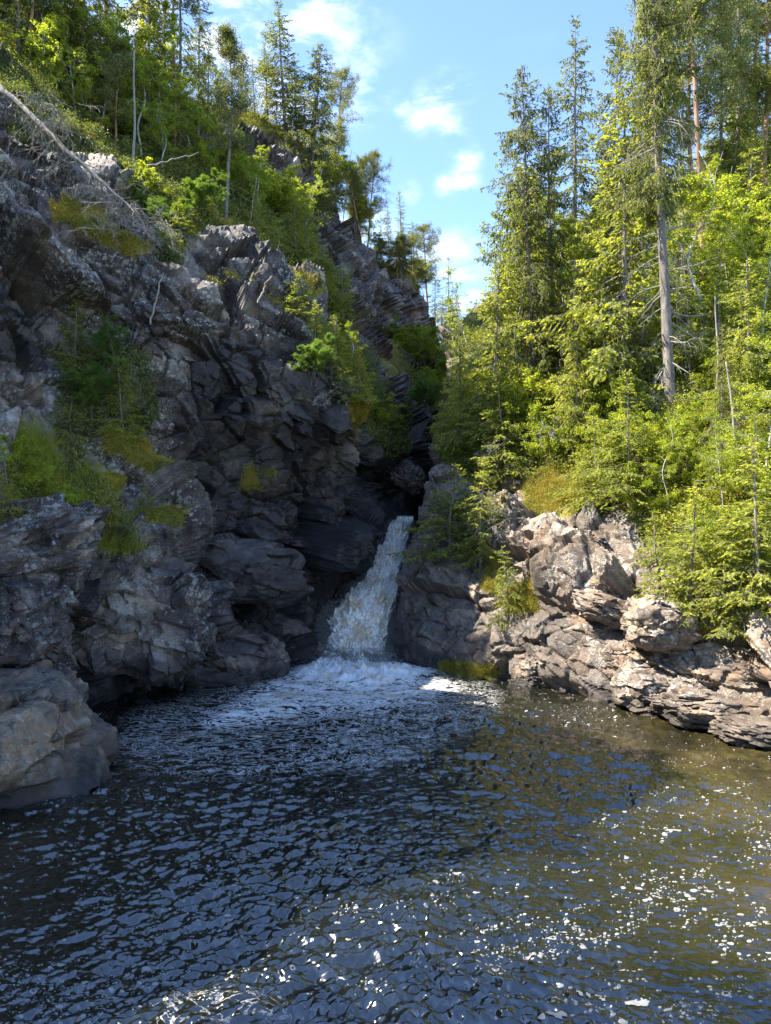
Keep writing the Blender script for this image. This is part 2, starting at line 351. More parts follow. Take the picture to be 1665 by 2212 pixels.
WET_RIGHT = [([(830,1120),(950,1100),(1060,1200),(1150,1180),(1230,1300),(1250,1500),(830,1520)],.42),([(830,1340),(860,1330),(900,1380),(1010,1430),(1130,1460),(1300,1480),(1300,1620),(830,1600)],.95),([(836,1430),(846,1340),(856,1270),(868,1215),(884,1160),(902,1105),(960,1110),(940,1200),(900,1300),(870,1400)],.35),([(1300,1490),(2400,1800),(2400,1900),(1300,1620)],.6)]
def paint(lst, X, Y, w=16):
    r = np.zeros(X.shape)
    for poly, v in lst: r = np.maximum(r, softpoly(poly, X, Y, w)*v)
    return r
SHEETS = {}
CALM = [([(690,1240),(740,1180),(810,1150),(850,1080),(905,1090),(940,1120),(920,1220),(890,1330),(880,1420),(840,1520),(640,1520),(660,1350)],1.0),([(860,1300),(960,1170),(1080,1230),(1210,1320),(1180,1500),(840,1500)],.5)]
def sheet(name, tps, poly, xs, ys, mat, moss, veg, wet, grain, amp, seed, skirt, an=(.30,.38,.52)):
    X, Y = np.meshgrid(xs, ys); x, y = X.ravel(), Y.ravel()
    keep = inside(poly, X, Y)
    jx = x + 4*perlin(np.stack([x/23, y/23, x*0], 1), 5)
    D = tps(x, y); P = at(x, y, D); nx, ny = len(xs), len(ys)
    G = P.reshape(ny, nx, 3)
    du = np.gradient(G, axis=1); dv = np.gradient(G, axis=0)
    Nn = np.cross(du, dv); Nn /= np.maximum(np.linalg.norm(Nn, axis=2, keepdims=True), 1e-9)
    tocam = np.array([0,0,CAM_H])-G; s_ = np.sign((Nn*tocam).sum(2, keepdims=True)); Nn = (Nn*s_).reshape(-1,3)
    # displace along a mix of surface normal and the horizontal way towards the pool
    mo, ve, we = paint(moss, x, y), paint(veg, x, y, 26), paint(wet, x, y, 30)
    mo = np.clip(mo*(1.15+1.0*fbm(P*.9, 3, seed+5)), 0, 1); 
    warp = np.stack([fbm(P*.6, 3, seed+k*31) for k in range(3)], 1)*.22
    Q = (P+warp)@grain.T
    c1, k1, i1 = cells(Q*np.array(an), seed+100, 1.3)
    c2, k2, i2 = cells(Q*np.array(an)*2.6+5.3, seed+200, 1.3)
    c3, k3, i3 = cells(Q*np.array(an)*7.5+9.1, seed+300, 1.2)
    fn = fbm(P*3.1, 4, seed+400); big = fbm(P*.22, 2, seed+500)
    rough = np.clip(1-.75*ve-.9*mo, 0, 1)*(1-.55*smooth(.55, .9, we)*smooth(-.1,.25,fbm(P*.35,2,seed+9)))
    h = amp*(big*.8 + rough*(c1*1.55 + c2*.55 + c3*.15 + fn*.05 - .25*(k1 < .06)*1 - .16*np.clip(1-k2/.08, 0, 1) - .06*np.clip(1-k3/.1, 0, 1)))
    h += ve*.28*fbm(P*1.1, 4, seed+600) + mo*(.16+.16*fbm(P*1.7, 3, seed+700)+.03*perlin(P*14, 3))
    sc = smooth(8, 24, D)
    h = h*(1-.72*np.clip(paint(CALM, x, y, 30), 0, 1)) - .12*paint(CALM, x, y, 30)
    P2 = P + Nn*(h*(.55+.45*sc))[:,None]
    idx = -np.ones(nx*ny, int); k = keep.ravel()
    quad = k.reshape(ny,nx)[:-1,:-1] & k.reshape(ny,nx)[1:,:-1] & k.reshape(ny,nx)[:-1,1:] & k.reshape(ny,nx)[1:,1:]
    a = np.arange(nx*ny).reshape(ny,nx)
    q = np.stack([a[:-1,:-1][quad], a[1:,:-1][quad], a[1:,1:][quad], a[:-1,1:][quad]], 1)
    used = np.unique(q); idx[used] = np.arange(len(used)); q = idx[q]
    V = P2[used]; at_ = dict(moss=mo[used], veg=ve[used], wet=we[used], cell=(.6*i2+.4*i3)[used], crack=k2[used])
    # skirt: carry every border edge back away from the pool so that the rock has depth
    e = np.concatenate([q[:,[0,1]], q[:,[1,2]], q[:,[2,3]], q[:,[3,0]]]); es = np.sort(e, 1)
    key = es[:,0]*len(used)+es[:,1]; u, inv, cnt = np.unique(key, return_inverse=True, return_counts=True)
    be = e[cnt[inv] == 1]; bv = np.unique(be); mp = {b: n for n, b in enumerate(bv)}
    rows = [V]; n0 = len(V); prev = {b: b for b in bv}; Fq = [q]; A = {kk: [vv] for kk, vv in at_.items()}
    mapv = np.full(len(used), -1); mapv[bv] = np.arange(len(bv)); last = bv.copy()
    cur = V[bv].copy(); tot = n0
    for st in range(6):
        stepv = np.array(skirt)*(.35 if st == 0 else .35*1.9**st)
        cur = cur + stepv + np.stack([fbm(cur*.8+st*7.7, 3, seed+800+kk) for kk in range(3)], 1)*min(.9, .12+.2*st)
        new = np.arange(tot, tot+len(bv)); tot += len(bv)
        rows.append(cur.copy())
        Fq.append(np.stack([last[mapv[be[:,1]]], last[mapv[be[:,0]]], new[mapv[be[:,0]]], new[mapv[be[:,1]]]], 1))
        for kk in A: A[kk].append(at_[kk][bv])
        last = new
    me = mesh_of(name, np.concatenate(rows), [np.concatenate(Fq)], mat, {kk: np.concatenate(vv) for kk, vv in A.items()}, shade=False)
    o = link(name, me, kind='structure')
    me.polygons.foreach_set('use_smooth', np.ones(len(me.polygons), bool))
    me.set_sharp_from_angle(angle=math.radians(24))
    SHEETS[name] = dict(P=V, N=Nn[used], px=x[used], py=y[used], veg=ve[used], moss=mo[used], tps=tps, xs=xs, ys=ys, G=P2.reshape(ny,nx,3))
    return o
STEP = 3.0
G_left = rotm(math.radians(16), math.radians(-24), math.radians(15))
G_right = rotm(math.radians(8), math.radians(-36), math.radians(10))
G_far = rotm(math.radians(70), math.radians(-20), math.radians(30))
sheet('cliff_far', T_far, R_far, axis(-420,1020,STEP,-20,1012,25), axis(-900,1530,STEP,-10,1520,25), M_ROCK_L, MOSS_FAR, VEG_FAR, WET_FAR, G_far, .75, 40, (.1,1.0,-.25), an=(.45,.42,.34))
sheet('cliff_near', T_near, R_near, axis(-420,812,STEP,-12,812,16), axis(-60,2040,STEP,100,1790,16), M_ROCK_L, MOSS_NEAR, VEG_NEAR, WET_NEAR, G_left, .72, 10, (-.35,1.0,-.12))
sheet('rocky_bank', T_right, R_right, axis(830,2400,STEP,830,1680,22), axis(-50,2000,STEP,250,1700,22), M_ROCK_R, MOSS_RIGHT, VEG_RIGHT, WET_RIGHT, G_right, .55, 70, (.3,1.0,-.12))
def on(name, px, py):
    """displaced surface point of a sheet at a photo position"""
    s = SHEETS[name]; i = int(np.argmin(np.abs(s['xs']-px))); j = int(np.argmin(np.abs(s['ys']-py)))
    return s['G'][j, i].copy()

# ---- ridge far behind and plain ground
def ridge(name, pts, Y0, Y1, seed, mat):
    xs = np.linspace(-110, 110, 120); t = np.linspace(0, 1, 26)
    X, T = np.meshgrid(xs, t); Yw = Y0+(Y1-Y0)*T
    top = np.interp(X, [p[0] for p in pts], [p[1] for p in pts])
    Z = top*smooth(0, 1, T)
    P = np.stack([X.ravel(), Yw.ravel(), Z.ravel()], 1); P[:,2] += fbm(P*.12, 4, seed)*2.0
    a = np.arange(len(P)).reshape(26,120)
    q = np.stack([a[:-1,:-1].ravel(), a[:-1,1:].ravel(), a[1:,1:].ravel(), a[1:,:-1].ravel()], 1)
    me = mesh_of(name, P, [q], mat, dict(veg=np.ones(len(P)), moss=np.ones(len(P))*.4, wet=np.zeros(len(P)), cell=np.full(len(P), .5), crack=np.ones(len(P))), shade=True)
    return link(name, me, kind='structure')
ridge('hill', [(-110,45),(-20,34),(-5,22),(4,16.5),(14,17),(30,28),(110,45)], 56, 100, 3, M_ROCK_R)
gm = mesh_of('ground', [(-600,-40,-1.5),(600,-40,-1.5),(600,900,-1.5),(-600,900,-1.5)], [[[0,1,2,3]]], M_ROCK_R, dict(veg=np.ones(4), moss=np.zeros(4), wet=np.zeros(4), cell=np.full(4,.5), crack=np.ones(4)))
link('ground', gm, kind='structure')
# ---- unseen hill added left of the camera, shaped to shade the pool
def unseen_hill():
    ys = np.linspace(-26, 20, 108); t = np.linspace(0, 1, 70)
    Y, T = np.meshgrid(ys, t)
    base = -7.6-.25*(8-np.minimum(Y, 8))*.6
    base = base-np.maximum(0, Y-10)*.8
    X = base - T*np.interp(Y, [6,12], [9,4.5]) - np.maximum(0, T-.75)*40; Z = -1+np.minimum(T/.75, 1)*(16.5+7.5*smooth(7, 13, Y))+np.maximum(0, T-.75)*10
    P = np.stack([X.ravel(), Y.ravel(), Z.ravel()], 1)
    Q = P@G_left.T; c1, _, i1 = cells(Q*np.array([.35,.45,.8]), 61, .9); c2, _, i2 = cells(Q*np.array([1,1.2,2.2]), 62, .9)
    P[:,0] += 1.1*c1+.4*c2+fbm(P*.3, 3, 9)*1.2
    n = len(ys); a = np.arange(len(P)).reshape(-1, n)
    q = np.stack([a[:-1,:-1].ravel(), a[:-1,1:].ravel(), a[1:,1:].ravel(), a[1:,:-1].ravel()], 1)
    me = mesh_of('unseen_cliff', P, [q], M_ROCK_L, dict(veg=(P[:,2] > 15)*1., moss=fbm(P*.2, 2, 3)*.8, wet=(P[:,2] < 1)*.7, cell=i2, crack=np.ones(len(P))))
    link('unseen_cliff', me, kind='structure')
unseen_hill()
# ------------------------------------------------------------------ pool
FALL = [(1112.5,850,893,37.5),(1114.5,848,893,33.5),(1117,846,893,31.6),(1135,838,888,30.9),(1170,820,883,30.0),(1210,803,877,29.0),(1250,782,869,28.0),(1285,736,862,26.9),(1325,706,850,25.8),(1370,706,838,25.2),(1402,694,838,24.9),(1420,680,845,24.9),(1436,660,860,24.0)]
FOAM_POLY = [([(690,1405),(838,1425),(900,1440),(940,1455),(900,1485),(800,1500),(690,1490),(620,1470),(640,1440)],1.0),
 ([(600,1440),(690,1400),(838,1425),(960,1458),(1010,1490),(960,1530),(820,1560),(640,1575),(500,1590),(420,1600),(400,1570),(480,1520),(560,1470)],.62),
 ([(410,1490),(600,1445),(840,1420),(1040,1470),(1090,1500),(1080,1560),(1000,1610),(800,1680),(500,1700),(300,1680),(220,1620),(270,1540)],.37),
 ([(150,1600),(300,1600),(900,1650),(1000,1900),(600,1850),(200,1800),(0,1780)],.16),([(380,2150),(600,2160),(700,2230),(300,2260)],.3),([(950,2150),(1665,2050),(1665,2260),(1000,2260)],.1)]
def wave_h(P, mask):
    x, y = P[:,0], P[:,1]
    wx = fbm(np.stack([x*.35, y*.35, x*0], 1), 3, 90)*.5
    def train(ang, s0):
        a = x*math.cos(ang)+y*math.sin(ang); b = -x*math.sin(ang)+y*math.cos(ang)
        def w(sa, sb, s):
            n = perlin(np.stack([a*sa+wx, b*sb+wx*.7, x*0+s], 1), s+s0); return .5*(1-2.2*np.abs(n))+1.1*n
        return .080*perlin(np.stack([a*.4, b*.75+wx, x*0], 1), 91+s0) + .044*w(1.2, 2.1, 92) + .040*w(3.1, 5.2, 93) + .030*w(6.4, 11, 94) + .014*w(12, 20, 95)
    k = smooth(-1.6, 1.8, x+.5*np.sin(y*.5))
    h = train(.36, 0)*(1-k)+train(-.24, 100)*k
    h *= 1/np.sqrt(k*k+(1-k)**2)
    mod = .8+1.7*fbm(np.stack([x*.22, y*.22, x*0+9], 1), 2, 96)
    n3 = np.stack([x*2.2, y*2.6, x*0], 1)
    return np.interp(x, [-4, 0, 4], [.85, 1.15, 1.4])*h*np.clip(mod, .42, 1.45) + mask**1.5*(.34*fbm(n3, 5, 97, gain=.6)+.12)
xs = axis(-1500, 3100, 2.4, -60, 1730, 28); ys = np.concatenate([np.arange(1335, 1400, 8), np.arange(1400, 2290, 1.9), np.geomspace(2300, 6500, 40)])
X, Y = np.meshgrid(xs, ys); D = wl(X.ravel(), Y.ravel()); PW = at(X.ravel(), Y.ravel(), D); PW[:,2] = 0
fm = paint(FOAM_POLY, X.ravel(), Y.ravel(), 40)
PW[:,2] = wave_h(PW, np.where(fm > .5, fm, 0)*smooth(.5,.9,fm))
a = np.arange(len(PW)).reshape(X.shape)
q = np.stack([a[:-1,:-1].ravel(), a[1:,:-1].ravel(), a[1:,1:].ravel(), a[:-1,1:].ravel()], 1)
shal = np.clip(smooth(2.0, 6.5, PW[:,0]-.12*(PW[:,1]-10)), 0, 1)
def water_mat():
    m, N, L, out = newmat('pool_water')
    geo = N('ShaderNodeNewGeometry'); pos = geo.outputs['Position']
    fo = N('ShaderNodeAttribute', attribute_name='foam').outputs['Fac']; sh = N('ShaderNodeAttribute', attribute_name='shallow').outputs['Fac']
    def noise(sc, det=5, rough=.6, scale=(1,1,1), dist=0):
        mp = N('ShaderNodeMapping'); mp.inputs['Scale'].default_value = scale; L(pos, mp.inputs[0])
        n = N('ShaderNodeTexNoise', i_Scale=sc, i_Detail=det, i_Roughness=rough, i_Distortion=dist); L(mp.outputs[0], n.inputs['Vector']); return n.outputs['Fac']
    bed = ramp(N, L, noise(.7, 5, .65, (1,.8,1), .5), [(.35, (.016,.014,.006)), (.5, (.036,.030,.011)), (.65, (.065,.048,.02))])
    col = mixc(N, L, sh, (.006,.007,.005), bed)
    # lace of foam
    lace = noise(3.2, 6, .68, (.55,1.25,1), 1.6)
    rid = mth(N, L, 'ABSOLUTE', mth(N, L, 'SUBTRACT', lace, .5))                       # thin lines where the noise crosses
    r1 = mth(N, L, 'LESS_THAN', rid, mth(N, L, 'MULTIPLY', mth(N, L, 'SUBTRACT', fo, .12, True), .10))
    th = mth(N, L, 'SUBTRACT', 1.0, fo)
    big = N('ShaderNodeMapRange', interpolation_type='SMOOTHSTEP'); L(noise(1.7, 7, .72, (.6,1.2,1), 1.0), big.inputs[0])
    L(mth(N, L, 'ADD', mth(N, L, 'MULTIPLY', th, .45), .33), big.inputs[1]); L(mth(N, L, 'ADD', mth(N, L, 'MULTIPLY', th, .45), .43), big.inputs[2])
    ff = mth(N, L, 'MAXIMUM', mth(N, L, 'MULTIPLY', r1, mth(N, L, 'MULTIPLY', fo, 1.5, True)), big.outputs[0], True)
    tan = ramp(N, L, noise(1.3, 4, .6, (.7,1,1)), [(.5, (.86,.86,.86)), (.66, (.66,.52,.36))])
    fc = mixc(N, L, mth(N, L, 'MULTIPLY', fo, 1.0), (.62,.62,.62), tan)
    bs = N('ShaderNodeBsdfPrincipled', i_Roughness=.045); bs.inputs['IOR'].default_value = 2.1; L(col, bs.inputs['Base Color'])
    fd = N('ShaderNodeBsdfPrincipled', i_Roughness=.5); L(fc, fd.inputs['Base Color'])
    hn = mth(N, L, 'ADD', mth(N, L, 'MULTIPLY', noise(9, 4, .6, (.7,1.6,1), .4), .6), mth(N, L, 'MULTIPLY', noise(26, 3, .6, (.6,1.4,1), .3), .22))
    bp = N('ShaderNodeBump', i_Strength=.3, i_Distance=.045); L(hn, bp.inputs['Height']); L(bp.outputs[0], bs.inputs['Normal'])
    bp2 = N('ShaderNodeBump', i_Strength=.8, i_Distance=.08); L(noise(7, 6, .75), bp2.inputs['Height']); L(bp2.outputs[0], fd.inputs['Normal'])
    mx = N('ShaderNodeMixShader'); L(ff, mx.inputs[0]); L(bs.outputs[0], mx.inputs[1]); L(fd.outputs[0], mx.inputs[2]); L(mx.outputs[0], out.inputs[0])
    return m
me = mesh_of('pool_water', PW, [q], water_mat(), dict(foam=fm, shallow=shal), shade=True)
link('water', me, kind='structure')

def white_mat(name, c=(.88,.88,.88), rough=.45, tan=None):
    m, N, L, out = newmat(name); bs = N('ShaderNodeBsdfPrincipled', i_Roughness=rough); bs.inputs['Base Color'].default_value = (*c, 1)
    bs.inputs['Specular IOR Level'].default_value = .5
    if tan:
        geo = N('ShaderNodeNewGeometry')
        mp = N('ShaderNodeMapping'); mp.inputs['Scale'].default_value = (1.2,1.2,.5); L(geo.outputs['Position'], mp.inputs[0])
        n = N('ShaderNodeTexNoise', i_Scale=1.5, i_Detail=6, i_Roughness=.65, i_Distortion=.5); L(mp.outputs[0], n.inputs['Vector'])
        n2 = N('ShaderNodeTexNoise', i_Scale=11, i_Detail=6, i_Roughness=.75); L(mp.outputs[0], n2.inputs['Vector'])
        cc = ramp(N, L, n.outputs['Fac'], [(.46, c), (.62, tan)])
        mm = N('ShaderNodeMix', data_type='RGBA', blend_type='MULTIPLY'); mm.inputs[0].default_value = 1; L(cc, mm.inputs[6]); L(ramp(N, L, n2.outputs['Fac'], [(.3, g1(.86)), (.5, g1(1)), (.7, g1(1.04))]), mm.inputs[7])
        L(mm.outputs[2], bs.inputs['Base Color'])
        bp = N('ShaderNodeBump', i_Strength=.55, i_Distance=.1); L(n2.outputs['Fac'], bp.inputs['Height']); L(bp.outputs[0], bs.inputs['Normal'])
    L(bs.outputs[0], out.inputs[0]); return m
M_FOAM = white_mat('foam', (.24,.24,.23), .4)
M_FALL = white_mat('falling_water', (.93,.90,.85), .4, (.72,.56,.38))
# foam flecks: rings and irregular little rafts lying on the waves
def flecks():
    mb = MB(); rg = np.random.default_rng(5)
    n = 60000
    px = rg.uniform(-60, 1730, n); py = 1440+rg.uniform(0, 1, n)**1.35*800
    Dw = wl(px, py); P = at(px, py, Dw); P[:,2] = 0
    wv = fbm(np.stack([P[:,0]*.5, P[:,1]*.5, P[:,0]*0+4], 1), 3, 35)*1.6; ln = np.abs(perlin(np.stack([P[:,0]*.55+wv, P[:,1]*1.0+wv, P[:,0]*0], 1), 36)); den = .6*fbm(np.stack([P[:,0]*.45, P[:,1]*.7, P[:,0]*0], 1), 4, 33)+.55*np.exp(-(ln/.07)**2)-.22
    side = np.interp(px, [-60, 500, 900, 1300, 1700], [.34, .28, .34, .42, .45])
    side = side + .5*softpoly([(930,1490),(1200,1500),(1340,1540),(1250,1590),(1000,1570)], px, py, 40) + .25*softpoly([(560,1570),(900,1580),(820,1720),(560,1700)], px, py, 50) + .12*softpoly([(1000,2020),(1665,1960),(1665,2240),(950,2240)], px, py, 60)
    keep = rg.uniform(0, 1, n) < np.clip(side*(.55+3.4*den), 0.05, 1)*.5
    for nm in ('cliff_near', 'rocky_bank'): pass
    P = P[keep]; px = px[keep]; py = py[keep]; m = len(P)
    P[:,2] = wave_h(P, P[:,0]*0)
    dd = P[:,1]
    r = np.exp(rg.normal(-5.35, .6, m))*(1+.03*dd); r = np.clip(r, .003, .028)
    K = 11
    th = np.linspace(0, 2*np.pi, K, endpoint=False)[None]+rg.uniform(0, 6, m)[:,None]
    rr = r[:,None]*(1+.13*rg.normal(0, 1, (m,K))*np.minimum(1, r[:,None]/.02))
    ax = np.cos(th)*rr*rg.uniform(1.0, 1.9, m)[:,None]; ay = np.sin(th)*rr
    def ring(f, z):
        Q = np.zeros((m,K,3)); Q[:,:,0] = P[:,None,0]+ax*f; Q[:,:,1] = P[:,None,1]+ay*f
        Q[:,:,2] = P[:,None,2]+z; return Q
    ringy = rg.uniform(0, 1, m) < .35
    R0, R1, R2 = ring(1.0, .001), ring(.82, .006), ring(.5, .005)
    V = np.concatenate([R0, R1, R2, (P+[0,0,.006])[:,None]], 1); st = 3*K+1; b = np.arange(m)[:,None]*st
    Q = [b+np.array([[k, (k+1)%K, K+(k+1)%K, K+k]]) for k in range(K)]+[b+np.array([[K+k, K+(k+1)%K, 2*K+(k+1)%K, 2*K+k]]) for k in range(K)]
    T = [b[~ringy]+np.array([[2*K+k, 2*K+(k+1)%K, 3*K]]) for k in range(K)]
    V = V.reshape(-1,3); z = wave_h(V, V[:,0]*0); V[:,2] += z-np.repeat(P[:,2], st)
    mb.add(V, tris=np.concatenate(T), quads=np.concatenate(Q))
    link('foam', mb.mesh('foam', M_FOAM, True), kind='stuff', label='white bubbles and small rafts of foam drifting on the dark pool')
flecks()
def rafts():
    """larger lacy rafts near the camera: a fine sheet of foam with bubble holes, left only where a noise is high"""
    mb = MB()
    for (x0, x1, y0, y1, polys, s) in ((-1.3,6.2,5.0,9.5,[([(1000,2050),(1160,1990),(1400,2060),(1665,2110),(1665,2260),(1250,2250),(1060,2230)],1),([(1180,2105),(1300,2080),(1280,2170),(1190,2160)],.9)],1),(-4,1.5,4.9,6.6,[([(230,2190),(420,2150),(600,2165),(560,2240),(200,2270)],1)],2),(0,8,8,20,[([(1100,1560),(1665,1640),(1665,1800),(1350,1860),(1000,1700)],.75)],4)):
        st = .016 if y1 < 12 else .035
        gx = np.arange(x0, x1, st); gy = np.arange(y0, y1, st); X, Y = np.meshgrid(gx, gy); P = np.stack([X.ravel(), Y.ravel(), X.ravel()*0], 1)
        dy = P[:,1]; v = (-CAM_H*cp-0)/(1)  # project back to find the patch it belongs to
        den = P[:,1]*cp+(P[:,2]-CAM_H)*sp; upc = -P[:,1]*sp+(P[:,2]-CAM_H)*cp
        pxx = CX+F*P[:,0]/den; pyy = CY-F*upc/den
        reg = paint(polys, pxx, pyy, 45)
        n = fbm(np.stack([P[:,0]*1.5, P[:,1]*3.0, P[:,0]*0+s], 1), 4, 50+s)
        _, k, _ = cells(P*np.array([9,11,1.])+s*3.3, 60+s, 0)
        ok = (n*1.5+reg*.35 > .92+.12*(k < .10)) & ((reg > .2)) & (cells(P*np.array([15,18,1.]), 70+s, 0)[1] < .60)
        a = np.arange(len(P)).reshape(X.shape); o = ok.reshape(X.shape)
        g = o[:-1,:-1]&o[1:,:-1]&o[1:,1:]&o[:-1,1:]
        q = np.stack([a[:-1,:-1][g], a[:-1,1:][g], a[1:,1:][g], a[1:,:-1][g]], 1); us = np.unique(q); idx = np.zeros(len(P), int); idx[us] = np.arange(len(us))
        W = P[us]; W[:,2] = wave_h(W, W[:,0]*0)+.006+.004*perlin(W*40, 8)
        mb.add(W, quads=idx[q])
    link('foam', mb.mesh('foam_raft', M_FOAM, True), kind='stuff', label='larger lacy rafts of white foam drifting near the camera')
rafts()
# ---- the fall
def fall():
    R = np.array(FALL, float); ns, nt_ = 420, 110
    s = np.linspace(0, 1, ns); k = np.linspace(0, 1, len(R))
    # even steps along py for the steep part
    ks = np.interp(s, [0, .06, 1], [0, 2/12, 1]); c = [np.interp(ks, k, R[:,j]) for j in range(4)]
    for j in range(4):
        kk = np.convolve(np.pad(c[j], 9, mode='edge'), np.ones(19)/19, 'valid'); c[j] = np.where(s > .08, kk, c[j])
    t = np.linspace(0, 1, nt_); S, T = np.meshgrid(s, t, indexing='ij')
    e = 7*smooth(.1, .3, S)
    wob = e*fbm(np.stack([S.ravel()*26, T.ravel()*0, S.ravel()*0], 1), 4, 3).reshape(S.shape)
    wob2 = e*.5*fbm(np.stack([S.ravel()*26, T.ravel()*0, S.ravel()*0+9], 1), 4, 4).reshape(S.shape)
    px = (c[0][:,None]+wob)*(1-T)+(c[1][:,None]+wob2)*T; py = c[2][:,None]*0+np.interp(ks, k, R[:,0])[:,None]+T*0
    px = (c[1][:,None]+wob)*(1-T)+(c[2][:,None]+wob2)*T
    Yd = c[3][:,None]-.45*np.sin(np.pi*T)*smooth(.08,.2,S)+.0*T
    P = at(px, py, Yd).reshape(-1,3)
    G = P.reshape(ns, nt_, 3); n = np.cross(np.gradient(G, axis=1), np.gradient(G, axis=0)); n /= np.maximum(np.linalg.norm(n, axis=2, keepdims=True), 1e-9)
    n = n*np.sign((n*(np.array([0,0,CAM_H])-G)).sum(2, keepdims=True)); n = n.reshape(-1,3)
    Ss, Tt = S.ravel(), T.ravel()
    u = Tt*2.6+.5*Ss; L_ = Ss*7
    st = np.stack([u*2.4, L_*1.1, u*0], 1); st2 = np.stack([u*8, L_*3.6, u*0+5], 1); f1 = fbm(st, 4, 21); f2 = fbm(st2, 4, 22, gain=.65)
    am = smooth(.05, .2, Ss)
    f3 = perlin(np.stack([u*22, L_*7, u*0+7], 1), 31)
    h = am*(.28*f1+.24*f2+.07*f3+.22*np.maximum(0, fbm(np.stack([u*4.5, L_*4, u*0], 1), 3, 23)))-.3*(1-np.sin(np.pi*np.clip(Tt, .0, 1))**.4)*am
    P = P+n*h[:,None]+(1-am)[:,None]*np.array([0,0,1.])*(.05*f2)[:,None]
    a = np.arange(ns*nt_).reshape(ns, nt_); q = np.stack([a[:-1,:-1].ravel(), a[:-1,1:].ravel(), a[1:,1:].ravel(), a[1:,:-1].ravel()], 1)
    hole = (fbm(np.stack([u*9, L_*5, u*0+2], 1), 3, 29) > .18) & ((Tt < .06) | (Tt > .95)) & (Ss > .1)
    q = q[~hole[q].any(1)]
    w_ = link('waterfall', mesh_of('waterfall', P, [q], M_FALL, shade=True), label='brown-tinted white waterfall plunging through the rock cleft into the pool', category='waterfall')
    # spray and thrown water: small blobs
    rg = np.random.default_rng(8); mb = MB()
    def blobs(C, r):
        m = len(C); d = np.array([[1,0,0],[-1,0,0],[0,1,0],[0,-1,0],[0,0,1],[0,0,-1]], float)
        V = C[:,None]+d[None]*r[:,None,None]*rg.uniform(.6, 1.5, (m,6,1)); b = np.arange(m)[:,None]*6
        T = [b+np.array([t_]) for t_ in ([0,2,4],[2,1,4],[1,3,4],[3,0,4],[2,0,5],[1,2,5],[3,1,5],[0,3,5])]
        mb.add(V.reshape(-1,3), tris=np.concatenate(T))
    i = rg.integers(0, len(P), 60000); i = i[(Ss[i] > .12)]
    edge = np.minimum(Tt[i], 1-Tt[i]); i = i[rg.uniform(0, 1, len(i)) < np.exp(-edge*9)+.18]
    C = P[i]+n[i]*np.abs(rg.normal(0, .10, (len(i),1)))+rg.normal(0, 1, (len(i),3))*np.array([.13,.05,.10])*(1+1.2*(Ss[i]>.5))[:,None]
    blobs(C, rg.uniform(.005, .015, len(C)))
    m = 14000; px = np.where(rg.uniform(0,1,m) < .6, rg.normal(708, 26, m), rg.normal(842, 12, m)); py = 1300+rg.uniform(0, 1, m)**.7*115
    C = at(px, py, np.interp(py, [1290,1420], [26.9,25.0]))+rg.normal(0, .1, (m,3)); C[:,2] = np.maximum(C[:,2], .03); blobs(C, rg.uniform(.006, .017, m))
    m = 9000; px = rg.normal(760, 60, m); py = 1412+np.abs(rg.normal(0, 16, m)); C = at(px, py, wl(px, np.maximum(py, 1408))); C[:,2] = np.abs(rg.normal(0, .16, m))+.03; blobs(C, rg.uniform(.006, .018, m))
    link('spray', mb.mesh('spray', M_FOAM), kind='stuff', label='droplets thrown up around the waterfall')
fall()
# water standing in the cleft above the lip
# ------------------------------------------------------------------ loose rocks
def ico(n):
    bm = __import__('bmesh').new(); __import__('bmesh').ops.create_icosphere(bm, subdivisions=n, radius=1)
    V = np.array([v.co[:] for v in bm.verts]); T = np.array([[v.index for v in f.verts] for f in bm.faces]); bm.free(); return V, T
ICO5 = ico(6); ICO4 = ico(5)
def unitv(v): return v/np.linalg.norm(v, axis=1, keepdims=True)
def boulder(label, c, r, rot=(0,0,0), seed=0, mat=None, wet=0., moss=0., mossy=None, big=True, freq=1.6, flat=.35, streak=0):
    V, T = ICO5 if big else ICO4
    R = np.array(r, float); rt = rotm(*rot)
    D = V.copy(); sh = np.sign(D)*np.abs(D)**.78; sh /= np.abs(sh).max()*.9
    Q = sh*freq+seed*3.1; h, k, i_ = cells(Q+fbm(Q, 2, seed)[:,None]*.3, 300+seed, .8); h2, k2, i2 = cells(Q*np.array([1.7,1.7,3.4]), 310+seed, 1.2)
    f = 1+flat*.55*h+.09*h2+.14*fbm(sh*1.3, 3, seed)+.03*fbm(sh*7, 4, seed+4)-.03*np.clip(1-k2/.06, 0, 1)
    P = (sh*f[:,None]*R)@rt.T
    if streak: P += unitv(P)*(.10*fbm(P*np.array([2.2,2.2,.45]), 4, 77)+.05*perlin(P*np.array([6,6,1.]), 78))[:,None]
    up = P[:,2]-P[:,2].min(); up /= up.max()
    a = dict(wet=np.clip(wet+(1-smooth(.05, .35, up))*.5, 0, 1), moss=np.full(len(P), moss)*(.4+.6*up), veg=P[:,0]*0, cell=i2, crack=k2)
    me = mesh_of('boulder', P+0, [T], mat or M_ROCK_L, a, shade=True); me.set_sharp_from_angle(angle=math.radians(30))
    # keep world-space texture: mesh stays near its place
    return link('boulder', me, loc=c, label=label, category='boulder')
def bpx(label, x0, x1, y0, y1, Y, depth, **kw):
    c = at((x0+x1)/2, (y0+y1)/2, Y); rx = (x1-x0)/2/F*Y; rz = (y1-y0)/2/F*Y
    return boulder(label, c, (rx, depth, rz), **kw)
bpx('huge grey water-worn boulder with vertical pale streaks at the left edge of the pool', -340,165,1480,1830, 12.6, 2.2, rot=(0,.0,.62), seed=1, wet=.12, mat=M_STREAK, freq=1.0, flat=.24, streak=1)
bpx('black wet lens-shaped boulder wedged under the left cliff beside the waterfall', 425,650,1172,1300, 22.4, 1.3, rot=(0,.10,.1), seed=2, wet=.62, freq=.8, flat=.25)
